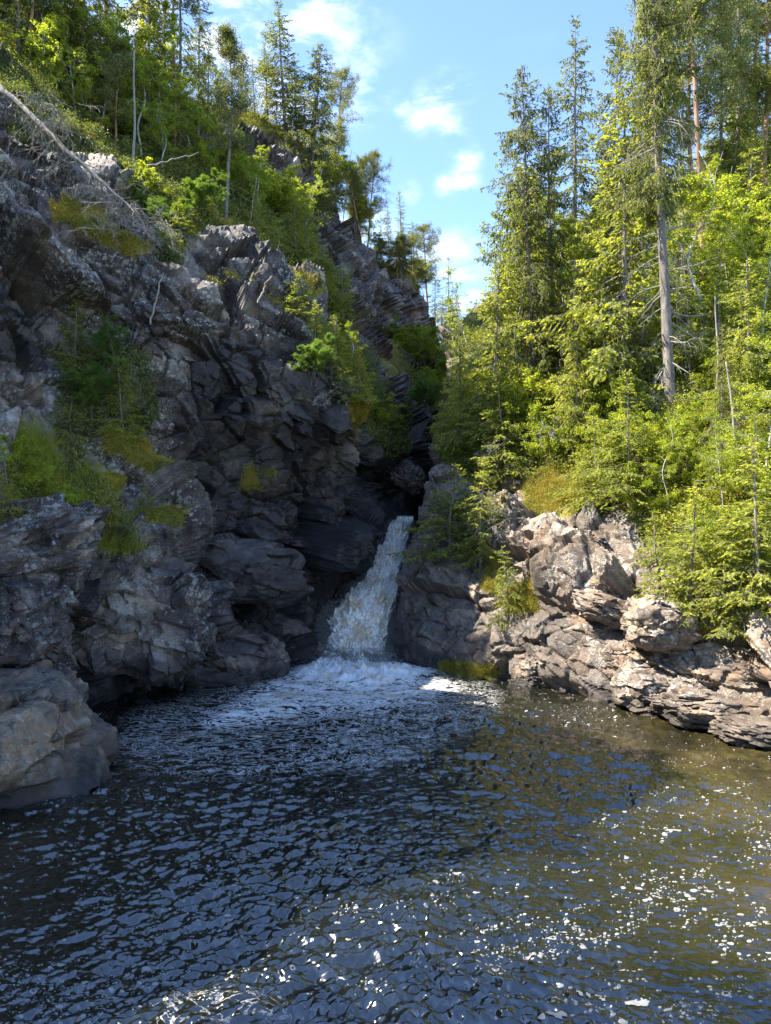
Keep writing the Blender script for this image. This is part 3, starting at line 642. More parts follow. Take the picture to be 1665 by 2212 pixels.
bpx('low rounded brown boulder with green algae at the waterline left of the waterfall', 425,608,1362,1490, 21.7, 1.2, rot=(0,.2,.1), seed=3, wet=.35, moss=.1, freq=.8, flat=.25)
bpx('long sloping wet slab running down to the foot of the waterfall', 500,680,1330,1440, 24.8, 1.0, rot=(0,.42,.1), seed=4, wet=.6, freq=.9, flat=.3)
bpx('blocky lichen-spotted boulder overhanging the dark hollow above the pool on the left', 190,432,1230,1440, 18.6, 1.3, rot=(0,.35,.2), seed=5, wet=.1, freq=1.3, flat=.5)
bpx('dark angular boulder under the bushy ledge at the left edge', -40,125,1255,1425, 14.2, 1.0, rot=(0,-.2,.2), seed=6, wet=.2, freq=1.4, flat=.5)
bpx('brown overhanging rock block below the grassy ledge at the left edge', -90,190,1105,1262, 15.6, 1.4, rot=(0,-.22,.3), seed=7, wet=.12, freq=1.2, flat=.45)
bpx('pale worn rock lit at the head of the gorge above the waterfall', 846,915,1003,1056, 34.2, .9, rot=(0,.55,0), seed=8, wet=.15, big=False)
R_ = dict(mat=M_ROCK_R)
bpx('large pale rounded boulder jutting over a dark hollow on the sunlit bank', 1362,1484,1300,1402, 17.5, .9, rot=(0,.12,0), seed=11, freq=.9, flat=.25, **R_)
bpx('square grey block at the waterline where the shaded bank meets the sunlit rocks', 1128,1218,1418,1490, 20.1, .6, rot=(0,.15,.2), seed=12, big=False, wet=.1, **R_)
bpx('sloping grey block next to the square block on the waterline', 1210,1290,1425,1498, 19.8, .5, rot=(0,-.3,.1), seed=13, big=False, wet=.1, **R_)
bpx('small greenish wedge of rock at the water below the sunlit bank', 1262,1332,1462,1506, 19.1, .45, rot=(0,.1,0), seed=14, big=False, wet=.3, **R_)
bpx('rounded tan boulder stacked below the dark hollow in the sunlit bank', 1298,1392,1395,1470, 18.5, .7, rot=(0,.2,0), seed=15, freq=1.0, flat=.3, **R_)
bpx('tan boulder standing in the water under the hollow of the sunlit bank', 1340,1450,1455,1535, 17.4, .7, rot=(0,.15,.1), seed=16, freq=1.1, flat=.35, **R_)
bpx('broad flat ledge of layered rock at the waterline on the sunlit bank', 1445,1640,1500,1568, 16.0, .8, rot=(0,.08,0), seed=17, freq=1.3, wet=.05, **R_)
bpx('low mossy rock in the water at the right edge of the pool', 1560,1720,1555,1610, 14.6, .6, rot=(0,.1,0), seed=18, wet=.4, moss=.2, big=False, **R_)
bpx('long tilted block of rock crossing the middle of the sunlit bank', 1255,1385,1290,1350, 19.3, .7, rot=(0,.35,0), seed=19, freq=1.1, **R_)
bpx('boulder cut by cracks on top of the sunlit bank beside the young spruce', 1215,1300,1150,1215, 21.6, .7, rot=(0,.5,0), seed=20, freq=1.1, **R_)

rgs = np.random.default_rng(12)
for k in range(9):
    px = 1180+k*54+rgs.uniform(-14,14); py = np.interp(px, [w_[0] for w_ in wl_right], [w_[1] for w_ in wl_right])+rgs.uniform(4, 14); sz = rgs.uniform(9, 20)
    o = bpx('small wet rock lying in the water along the foot of the sunlit bank', px-sz, px+sz, py-sz*.45, py+sz*.45, float(wl(px, py)), sz/F*17, rot=(0,rgs.uniform(-.3,.3),rgs.uniform(0,3)), seed=40+k, wet=.3, big=False, **R_)
    o['group'] = 'small rocks at the waterline of the sunlit bank'
# ------------------------------------------------------------------ foliage materials
def leaf_mat(name, stops, trans=.4, tcol=1.6, nscale=.9, spec=.25, rough=.5):
    m, N, L, out = newmat(name)
    geo = N('ShaderNodeNewGeometry'); oi = N('ShaderNodeObjectInfo'); tc = N('ShaderNodeTexCoord')
    n = N('ShaderNodeTexNoise', i_Scale=nscale, i_Detail=3, i_Roughness=.6); L(tc.outputs['Object'], n.inputs['Vector'])
    f = mth(N, L, 'ADD', mth(N, L, 'MULTIPLY', geo.outputs['Random Per Island'], .55), mth(N, L, 'ADD', mth(N, L, 'MULTIPLY', mth(N, L, 'SUBTRACT', n.outputs['Fac'], .5), 1.5), mth(N, L, 'ADD', mth(N, L, 'MULTIPLY', oi.outputs['Random'], .24), .12)), True)
    col = ramp(N, L, f, stops)
    d = N('ShaderNodeBsdfPrincipled', i_Roughness=rough); L(col, d.inputs['Base Color']); d.inputs['Specular IOR Level'].default_value = spec
    t = N('ShaderNodeBsdfTranslucent'); mm = N('ShaderNodeMix', data_type='RGBA', blend_type='MULTIPLY'); mm.inputs[0].default_value = 1; L(col, mm.inputs[6]); mm.inputs[7].default_value = (tcol*1.05, tcol, tcol*.45, 1); L(mm.outputs[2], t.inputs[0])
    mx = N('ShaderNodeMixShader', i_Fac=trans); L(d.outputs[0], mx.inputs[1]); L(t.outputs[0], mx.inputs[2]); L(mx.outputs[0], out.inputs[0])
    return m
M_SPR = leaf_mat('spruce_needles', [(0,(.055,.068,.02)),(.4,(.11,.135,.03)),(.7,(.19,.21,.042)),(1,(.27,.27,.06))], .45, 1.9)
M_SPRY = leaf_mat('fresh_spruce_needles', [(0,(.09,.12,.022)),(.35,(.18,.215,.035)),(.65,(.29,.32,.05)),(1,(.42,.43,.08))], .52, 1.8)
M_PINE = leaf_mat('pine_needles', [(0,(.08,.09,.04)),(.5,(.15,.17,.065)),(1,(.23,.24,.1))], .42, 1.7)
M_BIRCH = leaf_mat('birch_leaves', [(0,(.10,.14,.022)),(.4,(.2,.25,.033)),(.75,(.31,.35,.045)),(1,(.42,.43,.07))], .58, 1.85)
M_ROWAN = leaf_mat('rowan_leaves', [(0,(.06,.12,.035)),(.5,(.12,.2,.05)),(1,(.2,.28,.07))], .42, 1.5)
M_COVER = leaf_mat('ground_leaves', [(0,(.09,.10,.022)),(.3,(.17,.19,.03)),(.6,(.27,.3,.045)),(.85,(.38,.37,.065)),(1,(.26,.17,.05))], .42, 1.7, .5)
M_DIM = leaf_mat('dim_ground_leaves', [(0,(.07,.08,.025)),(.4,(.125,.155,.04)),(.7,(.19,.22,.05)),(1,(.22,.155,.05))], .3, 1.4, .5)  # darker copy of the ground leaves, with the left side's shade in it
M_LICH = leaf_mat('beard_lichen', [(0,(.10,.10,.06)),(1,(.24,.24,.15))], .3, 1.2)
M_MOSS = leaf_mat('moss', [(0,(.08,.09,.02)),(.35,(.17,.17,.03)),(.65,(.34,.29,.05)),(1,(.36,.25,.05))], .25, 1.3, 1.2)
def bark_mat(name, a, b, c, sc=6):
    m, N, L, out = newmat(name); tc = N('ShaderNodeTexCoord'); mp = N('ShaderNodeMapping'); mp.inputs['Scale'].default_value = (1,1,.3); L(tc.outputs['Object'], mp.inputs[0])
    n = N('ShaderNodeTexNoise', i_Scale=sc, i_Detail=7, i_Roughness=.72); L(mp.outputs[0], n.inputs['Vector'])
    bs = N('ShaderNodeBsdfPrincipled', i_Roughness=.85); L(ramp(N, L, n.outputs['Fac'], [(.3,a),(.5,b),(.68,c)]), bs.inputs['Base Color'])
    bp = N('ShaderNodeBump', i_Strength=.9, i_Distance=.04); L(n.outputs['Fac'], bp.inputs['Height']); L(bp.outputs[0], bs.inputs['Normal']); L(bs.outputs[0], out.inputs[0]); return m
B_SPR = bark_mat('spruce_bark', (.07,.055,.045), (.16,.135,.115), (.27,.245,.215))
B_PINE = bark_mat('pine_bark', (.13,.06,.035), (.27,.145,.085), (.34,.23,.16))
B_BIRCH = bark_mat('birch_bark', (.06,.055,.05), (.42,.4,.37), (.58,.56,.52), 9)
B_DEAD = bark_mat('dead_wood', (.13,.115,.10), (.25,.23,.205), (.4,.38,.34), 7)
B_TWIG = bark_mat('twig_bark', (.05,.04,.03), (.10,.085,.065), (.17,.15,.12), 9)

def unit(v): return v/np.maximum(np.linalg.norm(v, axis=-1, keepdims=True), 1e-9)
def rdir(rg, n): return unit(rg.normal(0, 1, (n,3)))
def hvec(a): return np.stack([np.cos(a), np.sin(a), a*0], -1)
def trunk_path(rg, H, wob, n=22):
    z = np.linspace(0, H, n); p = np.zeros((n,3)); p[:,2] = z
    for k in (1,2,4): 
        a, b = rg.normal(0, wob/k, 2); ph = rg.uniform(0, 6, 2); p[:,0] += a*(np.sin(z/H*3*k+ph[0])-np.sin(ph[0])); p[:,1] += b*(np.sin(z/H*3*k+ph[1])-np.sin(ph[1]))
    return p
def dead_branches(mb, rg, base, az, L, elev=-.2, thick=.012, sub=5, curl=.4):
    """bare curving branches with side twigs, one per row"""
    for k in range(len(L)):
        n = 7; p = [base[k]]; d = unit(hvec(az[k])+np.array([0,0,elev[k]])); pts = [base[k]]
        for j in range(n-1):
            d = unit(d+rg.normal(0, .16, 3)+np.array([0,0,-.10+curl*(j/n)*.5])); p = pts[-1]+d*L[k]/n; pts.append(p)
        pts = np.array(pts); r = np.linspace(thick*(.5+L[k]*.5), .003, n)
        mb.segs(pts[:-1], pts[1:], r[:-1], r[1:], 4)
        for s_ in range(sub):
            t = rg.uniform(.25, .95); i = min(int(t*(n-1)), n-2); q = pts[i]+(pts[i+1]-pts[i])*rg.uniform(); dd = unit(unit(pts[i+1]-pts[i])+rg.normal(0, .6, 3)+[0,0,-.25]); l = L[k]*rg.uniform(.12, .38)
            m_ = q+dd*l*.5; e_ = m_+unit(dd+rg.normal(0,.35,3))*l*.5
            mb.segs([q, m_], [m_, e_], [.006, .0045], [.0045, .002], 3)
            for s2 in range(2):
                dd2 = unit(dd+rg.normal(0,.7,3)); mb.segs([m_], [m_+dd2*l*.4], .003, .0015, 3)
def spruce(H, R, seed, droop=.5, zlow=.1, gap=.2, hang=.5, power=.8, dead=0, dead_top=.3, lichen=0, thin=1.0, el=(.12,.048), mats=(None,None), wob=.05, topdead=0):
    rg = np.random.default_rng(seed); tr = trunk_path(rg, H, wob)
    r0 = .0085*H*(1.25 if H > 20 else .85)+.006; wood = MB(); wood.tube(tr, r0*(1-tr[:,2]/H)**.8+.008, 9, .04, seed)
    at_z = lambda z: np.stack([np.interp(z, tr[:,2], tr[:,0]), np.interp(z, tr[:,2], tr[:,1]), z], -1)
    nb = int(H/(.062 if H > 8 else .035)*thin); u = np.sort(rg.uniform(0, 1, nb)); z = H*(zlow+(1-zlow)*u)*.995; rel = 1-z/H
    az = np.arange(nb)*2.399+rg.normal(0, .5, nb)
    sidegap = 1+.28*np.sin(az*1+rg.uniform(0,6)+z*.5)+.22*np.sin(az*2+z*1.7)
    L = 1.3*R*(rel**power)*rg.uniform(.55, 1.12, nb)*sidegap+.12; L *= np.where(rg.uniform(0,1,nb) < gap, rg.uniform(.15,.6,nb), 1)
    L *= .45+.55*smooth(0, .12, (z/H-zlow))+.0
    e = np.interp(z/H, [0, .4, .85, 1], [-.45*droop-.1, -.25*droop, .25, .95]); 
    if topdead: L = np.where(z > H*.94, L*.5, L); L = np.where((z > H*(1-topdead)) & (z < H*.97), np.maximum(L, R*.42*rg.uniform(.5,1.1,nb)), L); e = np.where(z > H*(1-topdead), rg.uniform(.0, .6, nb), e)
    dr = droop*rg.uniform(.5, 1.3, nb)
    def bp(k, t):
        h = hvec(az[k]+.18*np.sin(t*3+az[k]*7)); l = L[k]
        zz = l*(t*np.sin(e[k])-dr[k]*.55*t**2+dr[k]*.42*t**3.2)
        return at_z(z[k])+h*(l*t*np.cos(e[k]))[...,None]*1.0+np.stack([zz*0, zz*0, zz], -1)
    K = np.arange(nb); ts = np.linspace(0, 1, 6); prev = bp(K, np.zeros(nb))
    for j in range(5):
        nx = bp(K, np.full(nb, ts[j+1])); wood.segs(prev, nx, ((.004+.009*L)*(1-ts[j])+.002)*min(1,H/9), ((.004+.009*L)*(1-ts[j+1])+.002)*min(1,H/9), 3); prev = nx
    nt_ = np.maximum(3, (L/.052).astype(int)); kk = np.repeat(K, nt_); m = len(kk)
    t = rg.uniform(.1, 1, m)**.8; P = bp(kk, t); T = unit(bp(kk, np.minimum(t+.03, 1.03))-P); side = np.where(rg.uniform(0,1,m) < .5, 1, -1)[:,None]
    S = unit(np.cross(T, [0,0,1.]))*side
    hg = hang*rg.uniform(.3, 1.6, m)*np.interp(z[kk]/H, [0, .7, 1], [1, .8, .1])
    TD = unit(T*.75+S*rg.uniform(.3,1.05,m)[:,None]+np.stack([hg*0, hg*0, -hg], -1)+rg.normal(0,.12,(m,3)))
    TL = np.clip((.42*L[kk]*(1-t)+.11)*rg.uniform(.5, 1.25, m), .07, .55)
    wood.segs(P, P+TD*TL[:,None], .0032, .0015, 3)
    ne = np.maximum(2, (TL/(el[0]*.5)).astype(int)); ii = np.repeat(np.arange(m), ne); n = len(ii)
    s_ = rg.uniform(0, 1.05, n); C = P[ii]+TD[ii]*(TL[ii]*s_)[:,None]
    curl = -.12*(s_**2)*TL[ii]*hang; C[:,2] += curl
    D = unit(TD[ii]+rg.normal(0, .42, (n,3))); Nn = unit(rg.normal(0,.55,(n,3))+[0,0,1.]); 
    leaf = MB(); leaf.cards(C, D, Nn, el[0]*rg.uniform(.7,1.3,n), el[1]*rg.uniform(.7,1.4,n))
    parts = [('trunk', wood.mesh('trunk', mats[0], True)), ('crown', leaf.mesh('crown', mats[1]))]
    if dead:
        mb = wood; zz = rg.uniform(.12*H*.3, H*dead_top, dead); aa = rg.uniform(0, 6.28, dead); 
        for q in range(dead):
            mb = MB() if H > 20 else wood
            dead_branches(mb, rg, at_z(zz[q:q+1]), aa[q:q+1], R*rg.uniform(.5, 1.15, 1), rg.uniform(-.6,.1,1), .016 if H > 8 else .006, 7)
            if H > 20: parts.append(('dead_branch', mb.mesh('dead_branch', B_DEAD)))
        if H <= 20: parts[0] = ('trunk', wood.mesh('trunk', mats[0], True))
    if lichen:
        mb = MB(); k = rg.integers(0, nb, lichen); tt = rg.uniform(.15, .95, lichen); C = bp(k, tt); l = rg.uniform(.12, .5, lichen); C[:,2] -= l*.5
        mb.cards(C, np.array([[0,0,-1.]])+rg.normal(0,.08,(lichen,3)), rdir(rg, lichen), l, l*.2)
        C2 = np.repeat(C, 4, 0)+rg.normal(0, .05, (lichen*4,3)); mb.cards(C2, np.array([[0,0,-1.]])+rg.normal(0,.12,(lichen*4,3)), rdir(rg, lichen*4), .2, .03)
        parts.append(('lichen', mb.mesh('lichen', M_LICH)))
    return H, parts
def pine(H, R, seed, bare=.5, mats=None, nbr=34, tuft=26, flat=.6, thin=1):
    rg = np.random.default_rng(seed); tr = trunk_path(rg, H, .10); wood = MB(); r0 = .0085*H+.02
    wood.tube(tr, r0*(1-.75*tr[:,2]/H)*np.where(tr[:,2] > H*.97, .5, 1), 9, .05, seed)
    at_z = lambda z: np.array([np.interp(z, tr[:,2], tr[:,0]), np.interp(z, tr[:,2], tr[:,1]), z])
    tips = []
    for k in range(nbr):
        u = rg.uniform(0, 1); z = H*(bare+(1-bare)*u**.85)*.99; l = R*np.interp((z/H-bare)/(1-bare), [0, .25, .7, 1], [.75, 1, .8, .28])*rg.uniform(.55, 1.15)
        p = at_z(z); d = unit(hvec(np.array(k*2.4+rg.normal(0,.4)))+[0,0,rg.uniform(-.15,.45)]); n = 6; pts = [p]
        for j in range(n): d = unit(d+rg.normal(0, .2, 3)+[0,0,.05]); pts.append(pts[-1]+d*l/n)
        pts = np.array(pts); r = np.linspace(.02+.012*l, .006, n+1); wood.segs(pts[:-1], pts[1:], r[:-1], r[1:], 4)
        for j in range(1, n+1):
            for s in range(3 if j < n else 4):
                if j < 3 and rg.uniform() < .55: continue
                dd = unit(unit(pts[j]-pts[j-1])*.6+rg.normal(0, .6, 3)+[0,0,.2]); ll = l*rg.uniform(.2, .5); m = pts[j]+dd*ll*.5; e = m+unit(dd+rg.normal(0,.3,3)+[0,0,.2])*ll*.5
                wood.segs([pts[j], m], [m, e], [.008, .006], [.006, .003], 3); tips += [e, m+(e-m)*.5+rg.normal(0,.1,3), m+rg.normal(0,.2,3), e+rg.normal(0,.16,3)]
    # low dead stubs
    for k in range(int(6+H*.8)):
        z = H*rg.uniform(.15, bare); p = at_z(z); dd = unit(hvec(np.array(rg.uniform(0,6.3)))+[0,0,rg.uniform(-.4,.2)]); l = rg.uniform(.2, .55)*R*.5; m = p+dd*l*.5; e = m+unit(dd+rg.normal(0,.35,3))*l*.5; wood.segs([p, m], [m, e], [.012,.008], [.008,.003], 3)
    tips = np.array(tips)[:int(1e6)]; tips = tips[rg.uniform(0,1,len(tips)) < thin]; ii = np.repeat(np.arange(len(tips)), tuft); n = len(ii)
    D = unit(rdir(rg, n)+[0,0,.35]); C = tips[ii]+D*rg.uniform(.04,.16,(n,1))+rg.normal(0,.075,(n,3)); leaf = MB(); leaf.cards(C, D, rdir(rg, n), .12*rg.uniform(.7,1.3,n), .036)
    return H, [('trunk', wood.mesh('trunk', mats[0], True)), ('crown', leaf.mesh('crown', mats[1]))]
def broadleaf(H, R, seed, stems=1, low=.2, limbs=16, mats=None, lsize=.055, per=9, sub=7, lean=.0, up=.6, spread=1.0, wob=.12, pinnate=False, wratio=.75):
    rg = np.random.default_rng(seed); wood = MB(); tipsP = []; tipsD = []
    for s in range(stems):
        Hs = H*(1 if s == 0 else rg.uniform(.55, .95)); tr = trunk_path(rg, Hs, wob); dirn = hvec(np.array(rg.uniform(0,6.3)))
        spreadm = (0 if stems == 1 else .35)*R; tr = tr+dirn*(tr[:,2:3]/Hs)**1.3*spreadm+dirn*(.03*stems)
        wood.tube(tr, (.0045*Hs+.008)*(1-tr[:,2]/Hs)**.8+.004, 6, .04, seed+s)
        n = limbs; zz = Hs*(low+(1-low)*rg.uniform(0,1,n)**.9); base = np.stack([np.interp(zz, tr[:,2], tr[:,0]), np.interp(zz, tr[:,2], tr[:,1]), zz], -1)
        L = R*np.interp(zz/Hs, [low, low+.25*(1-low), .75, 1], [.65, 1, .75, .22])*rg.uniform(.55,1.2,n); az = np.arange(n)*2.4+rg.normal(0,.5,n)
        D = unit(hvec(az)*spread+np.stack([az*0,az*0,rg.uniform(.1,1.2,n)*up], -1)); P = base; J = 5
        for j in range(J):
            D = unit(D+rg.normal(0,.16,(n,3))+[0,0,.03]); Q = P+D*(L/J)[:,None]; r = (.004+.007*L); wood.segs(P, Q, r*(1-j/J)+.002, r*(1-(j+1)/J)+.002, 3)
            if j >= 1:
                for q in range(sub//2+(1 if j == J-1 else 0)):
                    D2 = unit(D*.6+rg.normal(0,.65,(n,3))); l2 = L*rg.uniform(.15,.42,n)*(1.1-.12*j); M = P+(Q-P)*rg.uniform(0,1,(n,1)); E = M+D2*l2[:,None]; wood.segs(M, E, .004, .0015, 3)
                    for q2 in range(3):
                        D3 = unit(D2+rg.normal(0,.7,(n,3))); l3 = l2*rg.uniform(.3,.7,n); M2 = M+(E-M)*rg.uniform(.3,1,(n,1)); tipsP.append(M2); tipsD.append(D3*l3[:,None])
                        if q2 == 0: wood.segs(M2, M2+D3*l3[:,None], .0022, .001, 3)
            P = Q
    TP = np.concatenate(tipsP); TD = np.concatenate(tipsD); leaf = MB()
    ii = np.repeat(np.arange(len(TP)), per); n = len(ii); s_ = rg.uniform(0,1.1,n); C = TP[ii]+TD[ii]*s_[:,None]+rg.normal(0,lsize*.7,(n,3))
    if pinnate:
        # feather leaves: a bent row of leaflets on either side of a stalk
        D = unit(unit(TD[ii])+rg.normal(0,.5,(n,3))+[0,0,-.15]); Nn = unit(rg.normal(0,.35,(n,3))+[0,0,1.]); S = unit(np.cross(D, Nn)); LL = .15*rg.uniform(.7,1.3,n)
        for k in range(5):
            for sg in (-1,1):
                c_ = C+D*(LL*(k/5-.3))[:,None]+S*(sg*.03); leaf.cards(c_, unit(S*sg+D*.45), Nn, .055, .02)
    else:
        D = unit(rdir(rg, n)+[0,0,-.2]); Nn = unit(rdir(rg, n)+[0,0,.9]); leaf.cards(C, D, Nn, lsize*rg.uniform(.7,1.3,n), lsize*wratio*rg.uniform(.8,1.2,n), .15)
    return H, [('trunk', wood.mesh('trunk', mats[0], True)), ('crown', leaf.mesh('crown', mats[1]))]

KINDS = {}
def K(name, res, word): KINDS[name] = (res[0], res[1], word)
sp_, yg, pn, bi, ro = (B_SPR, M_SPR), (B_SPR, M_SPRY), (B_PINE, M_PINE), (B_BIRCH, M_BIRCH), (B_TWIG, M_ROWAN)
K('giant', spruce(22, 2.6, 101, droop=.9, zlow=.34, gap=.3, hang=1.1, power=.55, dead=80, dead_top=.5, lichen=900, mats=(B_SPR, M_SPR), thin=1.0, wob=.08), 'spruce_tree')
K('droopy', spruce(17, 1.75, 102, droop=1.0, zlow=.10, gap=.25, hang=1.3, power=.42, lichen=650, dead=14, dead_top=.25, mats=sp_, topdead=.1), 'spruce_tree')
K('droopy2', spruce(15, 1.5, 103, droop=.8, zlow=.12, gap=.25, hang=1.2, power=.5, lichen=300, mats=sp_), 'spruce_tree')
K('narrow', spruce(13, 1.45, 104, droop=.6, zlow=.12, gap=.3, hang=.8, power=.62, dead=10, dead_top=.3, mats=sp_, thin=1.1), 'spruce_tree')
K('narrow2', spruce(12, 1.6, 105, droop=.5, zlow=.2, gap=.35, hang=.6, power=.7, dead=12, dead_top=.35, mats=sp_, thin=1.0), 'spruce_tree')
K('thinspruce', spruce(11, .95, 106, droop=.4, zlow=.15, gap=.4, hang=.5, power=.6, mats=sp_, thin=.85), 'spruce_tree')
K('young', spruce(4.5, 1.05, 107, droop=.35, zlow=.04, gap=.15, hang=.45, power=.85, mats=yg, el=(.10,.042), thin=1.2), 'young_spruce')
K('young2', spruce(3.2, .85, 108, droop=.5, zlow=.03, gap=.2, hang=.6, power=.8, mats=yg, el=(.095,.04), thin=1.2, dead=8, dead_top=.3), 'young_spruce')
K('bright', spruce(7, 1.3, 109, droop=.7, zlow=.06, gap=.25, hang=.9, power=.7, mats=yg, el=(.11,.045), lichen=60), 'spruce_tree')
K('pine', pine(11, 2.0, 110, .42, pn, nbr=36, tuft=16, thin=.5), 'pine_tree')
K('pine2', pine(9, 1.6, 111, .36, pn, nbr=44, tuft=15, thin=.5), 'pine_tree')
K('pine3', pine(14, 2.1, 112, .55, pn, nbr=36, thin=.8), 'pine_tree')
K('polepine', pine(10, 1.1, 113, .42, (B_SPR, M_PINE), nbr=44, thin=.55, tuft=14), 'pine_tree')
K('birch', broadleaf(7, 1.5, 120, limbs=26, low=.22, mats=bi, per=8, sub=6), 'birch_tree')
K('birch2', broadleaf(6, 1.2, 121, limbs=22, low=.15, mats=bi, per=9, sub=6, wob=.25), 'birch_tree')
K('airy', broadleaf(7, 1.2, 122, limbs=22, low=.25, mats=bi, per=3, sub=6, wob=.3), 'birch_tree')
K('bush', broadleaf(2.2, 1.0, 123, stems=5, low=.12, limbs=10, mats=(B_TWIG, M_BIRCH), per=8, sub=6, lsize=.05), 'leafy_bush')
K('bush2', broadleaf(1.6, .9, 124, stems=6, low=.1, limbs=9, mats=(B_TWIG, M_BIRCH), per=9, sub=5, lsize=.045), 'leafy_bush')
K('rowan', broadleaf(2.6, 1.0, 125, stems=4, low=.3, limbs=9, mats=ro, per=2, sub=6, pinnate=True, up=.9), 'rowan_bush')
KINDS['giant'] = (22, KINDS['giant'][1], 'spruce_tree')
def snag(H, seed, broken=True, twigs=10, R=.8):
    rg = np.random.default_rng(seed); tr = trunk_path(rg, H, .12); mb = MB(); mb.tube(tr, (.011*H+.03)*(1-.55*tr[:,2]/H), 8, .06, seed)
    b2 = mb; z = rg.uniform(.25*H, H*.98, twigs); base = np.stack([np.interp(z, tr[:,2], tr[:,0]), np.interp(z, tr[:,2], tr[:,1]), z], -1)
    dead_branches(b2, rg, base, rg.uniform(0,6.3,twigs), R*rg.uniform(.3,1.1,twigs), rg.uniform(-.4,.4,twigs), .012, 4)
    return H, [('trunk', mb.mesh('trunk', B_DEAD, True))]
K('snag', snag(8, 130), 'dead_tree'); K('snag2', snag(6, 131, twigs=5, R=.5), 'dead_tree')

PLACED = {}
def put(kind, px, base, top, label, sheet_='cliff_far', w=1.0, dx=0, Y=None, group=None, sink=.25, rot=None, cat=None):
    """stands a copy of a kind on the ground at a spot, as tall as given"""
    H, parts, word = KINDS[kind]
    B = on(sheet_, px, base) if Y is None else at(px, base, Y)
    tp = at(px+dx, top, B[1]); h = tp[2]-B[2]+sink; sc = h/H
    B[2] -= sink
    o = link(word, None, loc=B); ln = math.atan2((tp[0]-B[0]), h)
    o.rotation_euler = (0, ln, 0)
    spin = rot if rot is not None else (px*1.7+base*.9) % 6.28
    o.scale = (sc*w, sc*w, sc)
    for nm, me in parts:
        ch = link(nm, me, parent=o)
        if nm == 'lichen': ch['kind'] = 'stuff'
        ch.rotation_euler = (0, 0, spin)
    o['label'] = label; o['category'] = cat or {'spruce_tree':'spruce','young_spruce':'young spruce','pine_tree':'pine','birch_tree':'birch','leafy_bush':'bush','rowan_bush':'rowan bush','dead_tree':'dead tree'}[word]
    if group: o['group'] = group
    return o
FR, NR, RB = 'cliff_far', 'cliff_near', 'rocky_bank'
# ---- right bank, the big ones
put('giant', 1452, 905, -420, 'tallest old spruce on the bank, with bare grey lower trunk and dead branches', RB, .78, dx=-55, rot=.6)
put('droopy', 1155, 890, 148, 'tall drooping old spruce with a ragged brown top standing against the blue sky', RB, 1.12, dx=-38, rot=.2)
put('droopy2', 1195, 880, 185, 'second old spruce close beside the ragged-topped one, its top just lower', RB, .8, dx=-10)
put('narrow', 1243, 640, 38, 'slender pointed spruce rising alone between the two great spruces', RB, 1.0, dx=-2)
put('bright', 1345, 880, 190, 'broad spruce with hanging yellow-green branches behind the bare grey trunk', RB, 1.15, dx=-10)
put('droopy2', 1300, 820, 60, 'tall spruce with long hanging lichen directly behind the great grey trunk', RB, 1.0, dx=30)
put('pine3', 1522, 600, -160, 'tall pine with an orange-red upper trunk behind the great spruce', RB, .9, dx=-22)
put('droopy2', 1592, 470, -120, 'dark spruce on the upper slope right of the orange-trunked pine', RB, 1.1, dx=-6)
put('narrow2', 1628, 430, -160, 'dark spruce with a bare lower trunk high at the wood edge', RB, 1.3)
put('pine', 1655, 440, -90, 'pine with a pinkish trunk at the top corner of the wood', RB, 1.2)
put('pine', 1490, 560, -60, 'shorter pine half hidden behind the orange-trunked pine', RB, 1.0)
put('narrow2', 1560, 520, 0, 'thin-crowned spruce between the pines on the upper slope', RB, 1.1)
put('narrow', 1400, 600, 60, 'spruce behind the crown of the tallest spruce', RB, 1.2)
put('bright', 1245, 1008, 640, 'bright young spruce with upturned tips in front of the ragged-topped spruce', RB, .95, dx=2)
put('bright', 1060, 985, 560, 'light green spruce at the gorge edge with layered drooping boughs', RB, 1.1, dx=10)
put('bright', 995, 965, 690, 'small light spruce leaning over the gorge beside the cleft', RB, 1.1, dx=4)
put('young', 1035, 1010, 800, 'dark young spruce under the light green boughs at the gorge edge', RB, 1.2)
put('young', 1085, 1040, 800, 'young spruce standing at the foot of the ragged-topped spruce', RB, 1.1)
put('young2', 975, 1190, 1010, 'deep green young spruce growing over the rock beside the waterfall lip', RB, 1.5)
put('young', 1035, 1215, 990, 'pale green young spruce on the shaded rock face right of the waterfall', RB, 1.1)
put('young2', 1092, 1335, 1185, 'thin grey-green spruce sapling on the mossy notch of the shaded rock', RB, 1.0)
put('young', 1490, 1345, 1045, 'wide yellow-green young spruce hanging over the sunlit rocks', RB, 1.3)
put('young2', 1415, 1310, 1110, 'bright spruce sapling left of the wide yellow-green one', RB, 1.2)
put('young2', 1578, 1350, 1130, 'brown-twigged young spruce on the rim above the sunlit rocks', RB, 1.3)
put('young', 1365, 1110, 800, 'young spruce with bright tips just left of the foot of the tallest spruce', RB, 1.2)
put('young', 1290, 1105, 900, 'young spruce above the yellow moss cushion', RB, 1.3)
put('young', 1640, 1330, 960, 'yellow-green spruce at the edge of the view above the shore rocks', RB, 1.3)
put('bright', 1620, 900, 560, 'bright green conifer among the birches below the dark upper wood', RB, 1.2)
put('young', 1555, 820, 520, 'fresh green young spruce on the slope right of the grey trunk', RB, 1.2)
put('bright', 1470, 700, 330, 'yellow-green young spruce behind the grey trunk', RB, 1.0)
put('birch2', 1510, 790, 330, 'birch with yellow-green leaves right behind the grey trunk', RB, 1.4)
put('birch', 1655, 760, 430, 'sunlit birch at the edge of the view below the dark wood', RB, 1.3)
put('birch2', 1600, 700, 430, 'bright birch on the slope under the dark spruces', RB, 1.3)
put('birch', 1660, 1120, 620, 'leafy yellow-green birch at the edge of the view', RB, 1.1)
put('birch2', 1210, 800, 400, 'light birch between the ragged-topped spruce and the slender one', RB, 1.2)
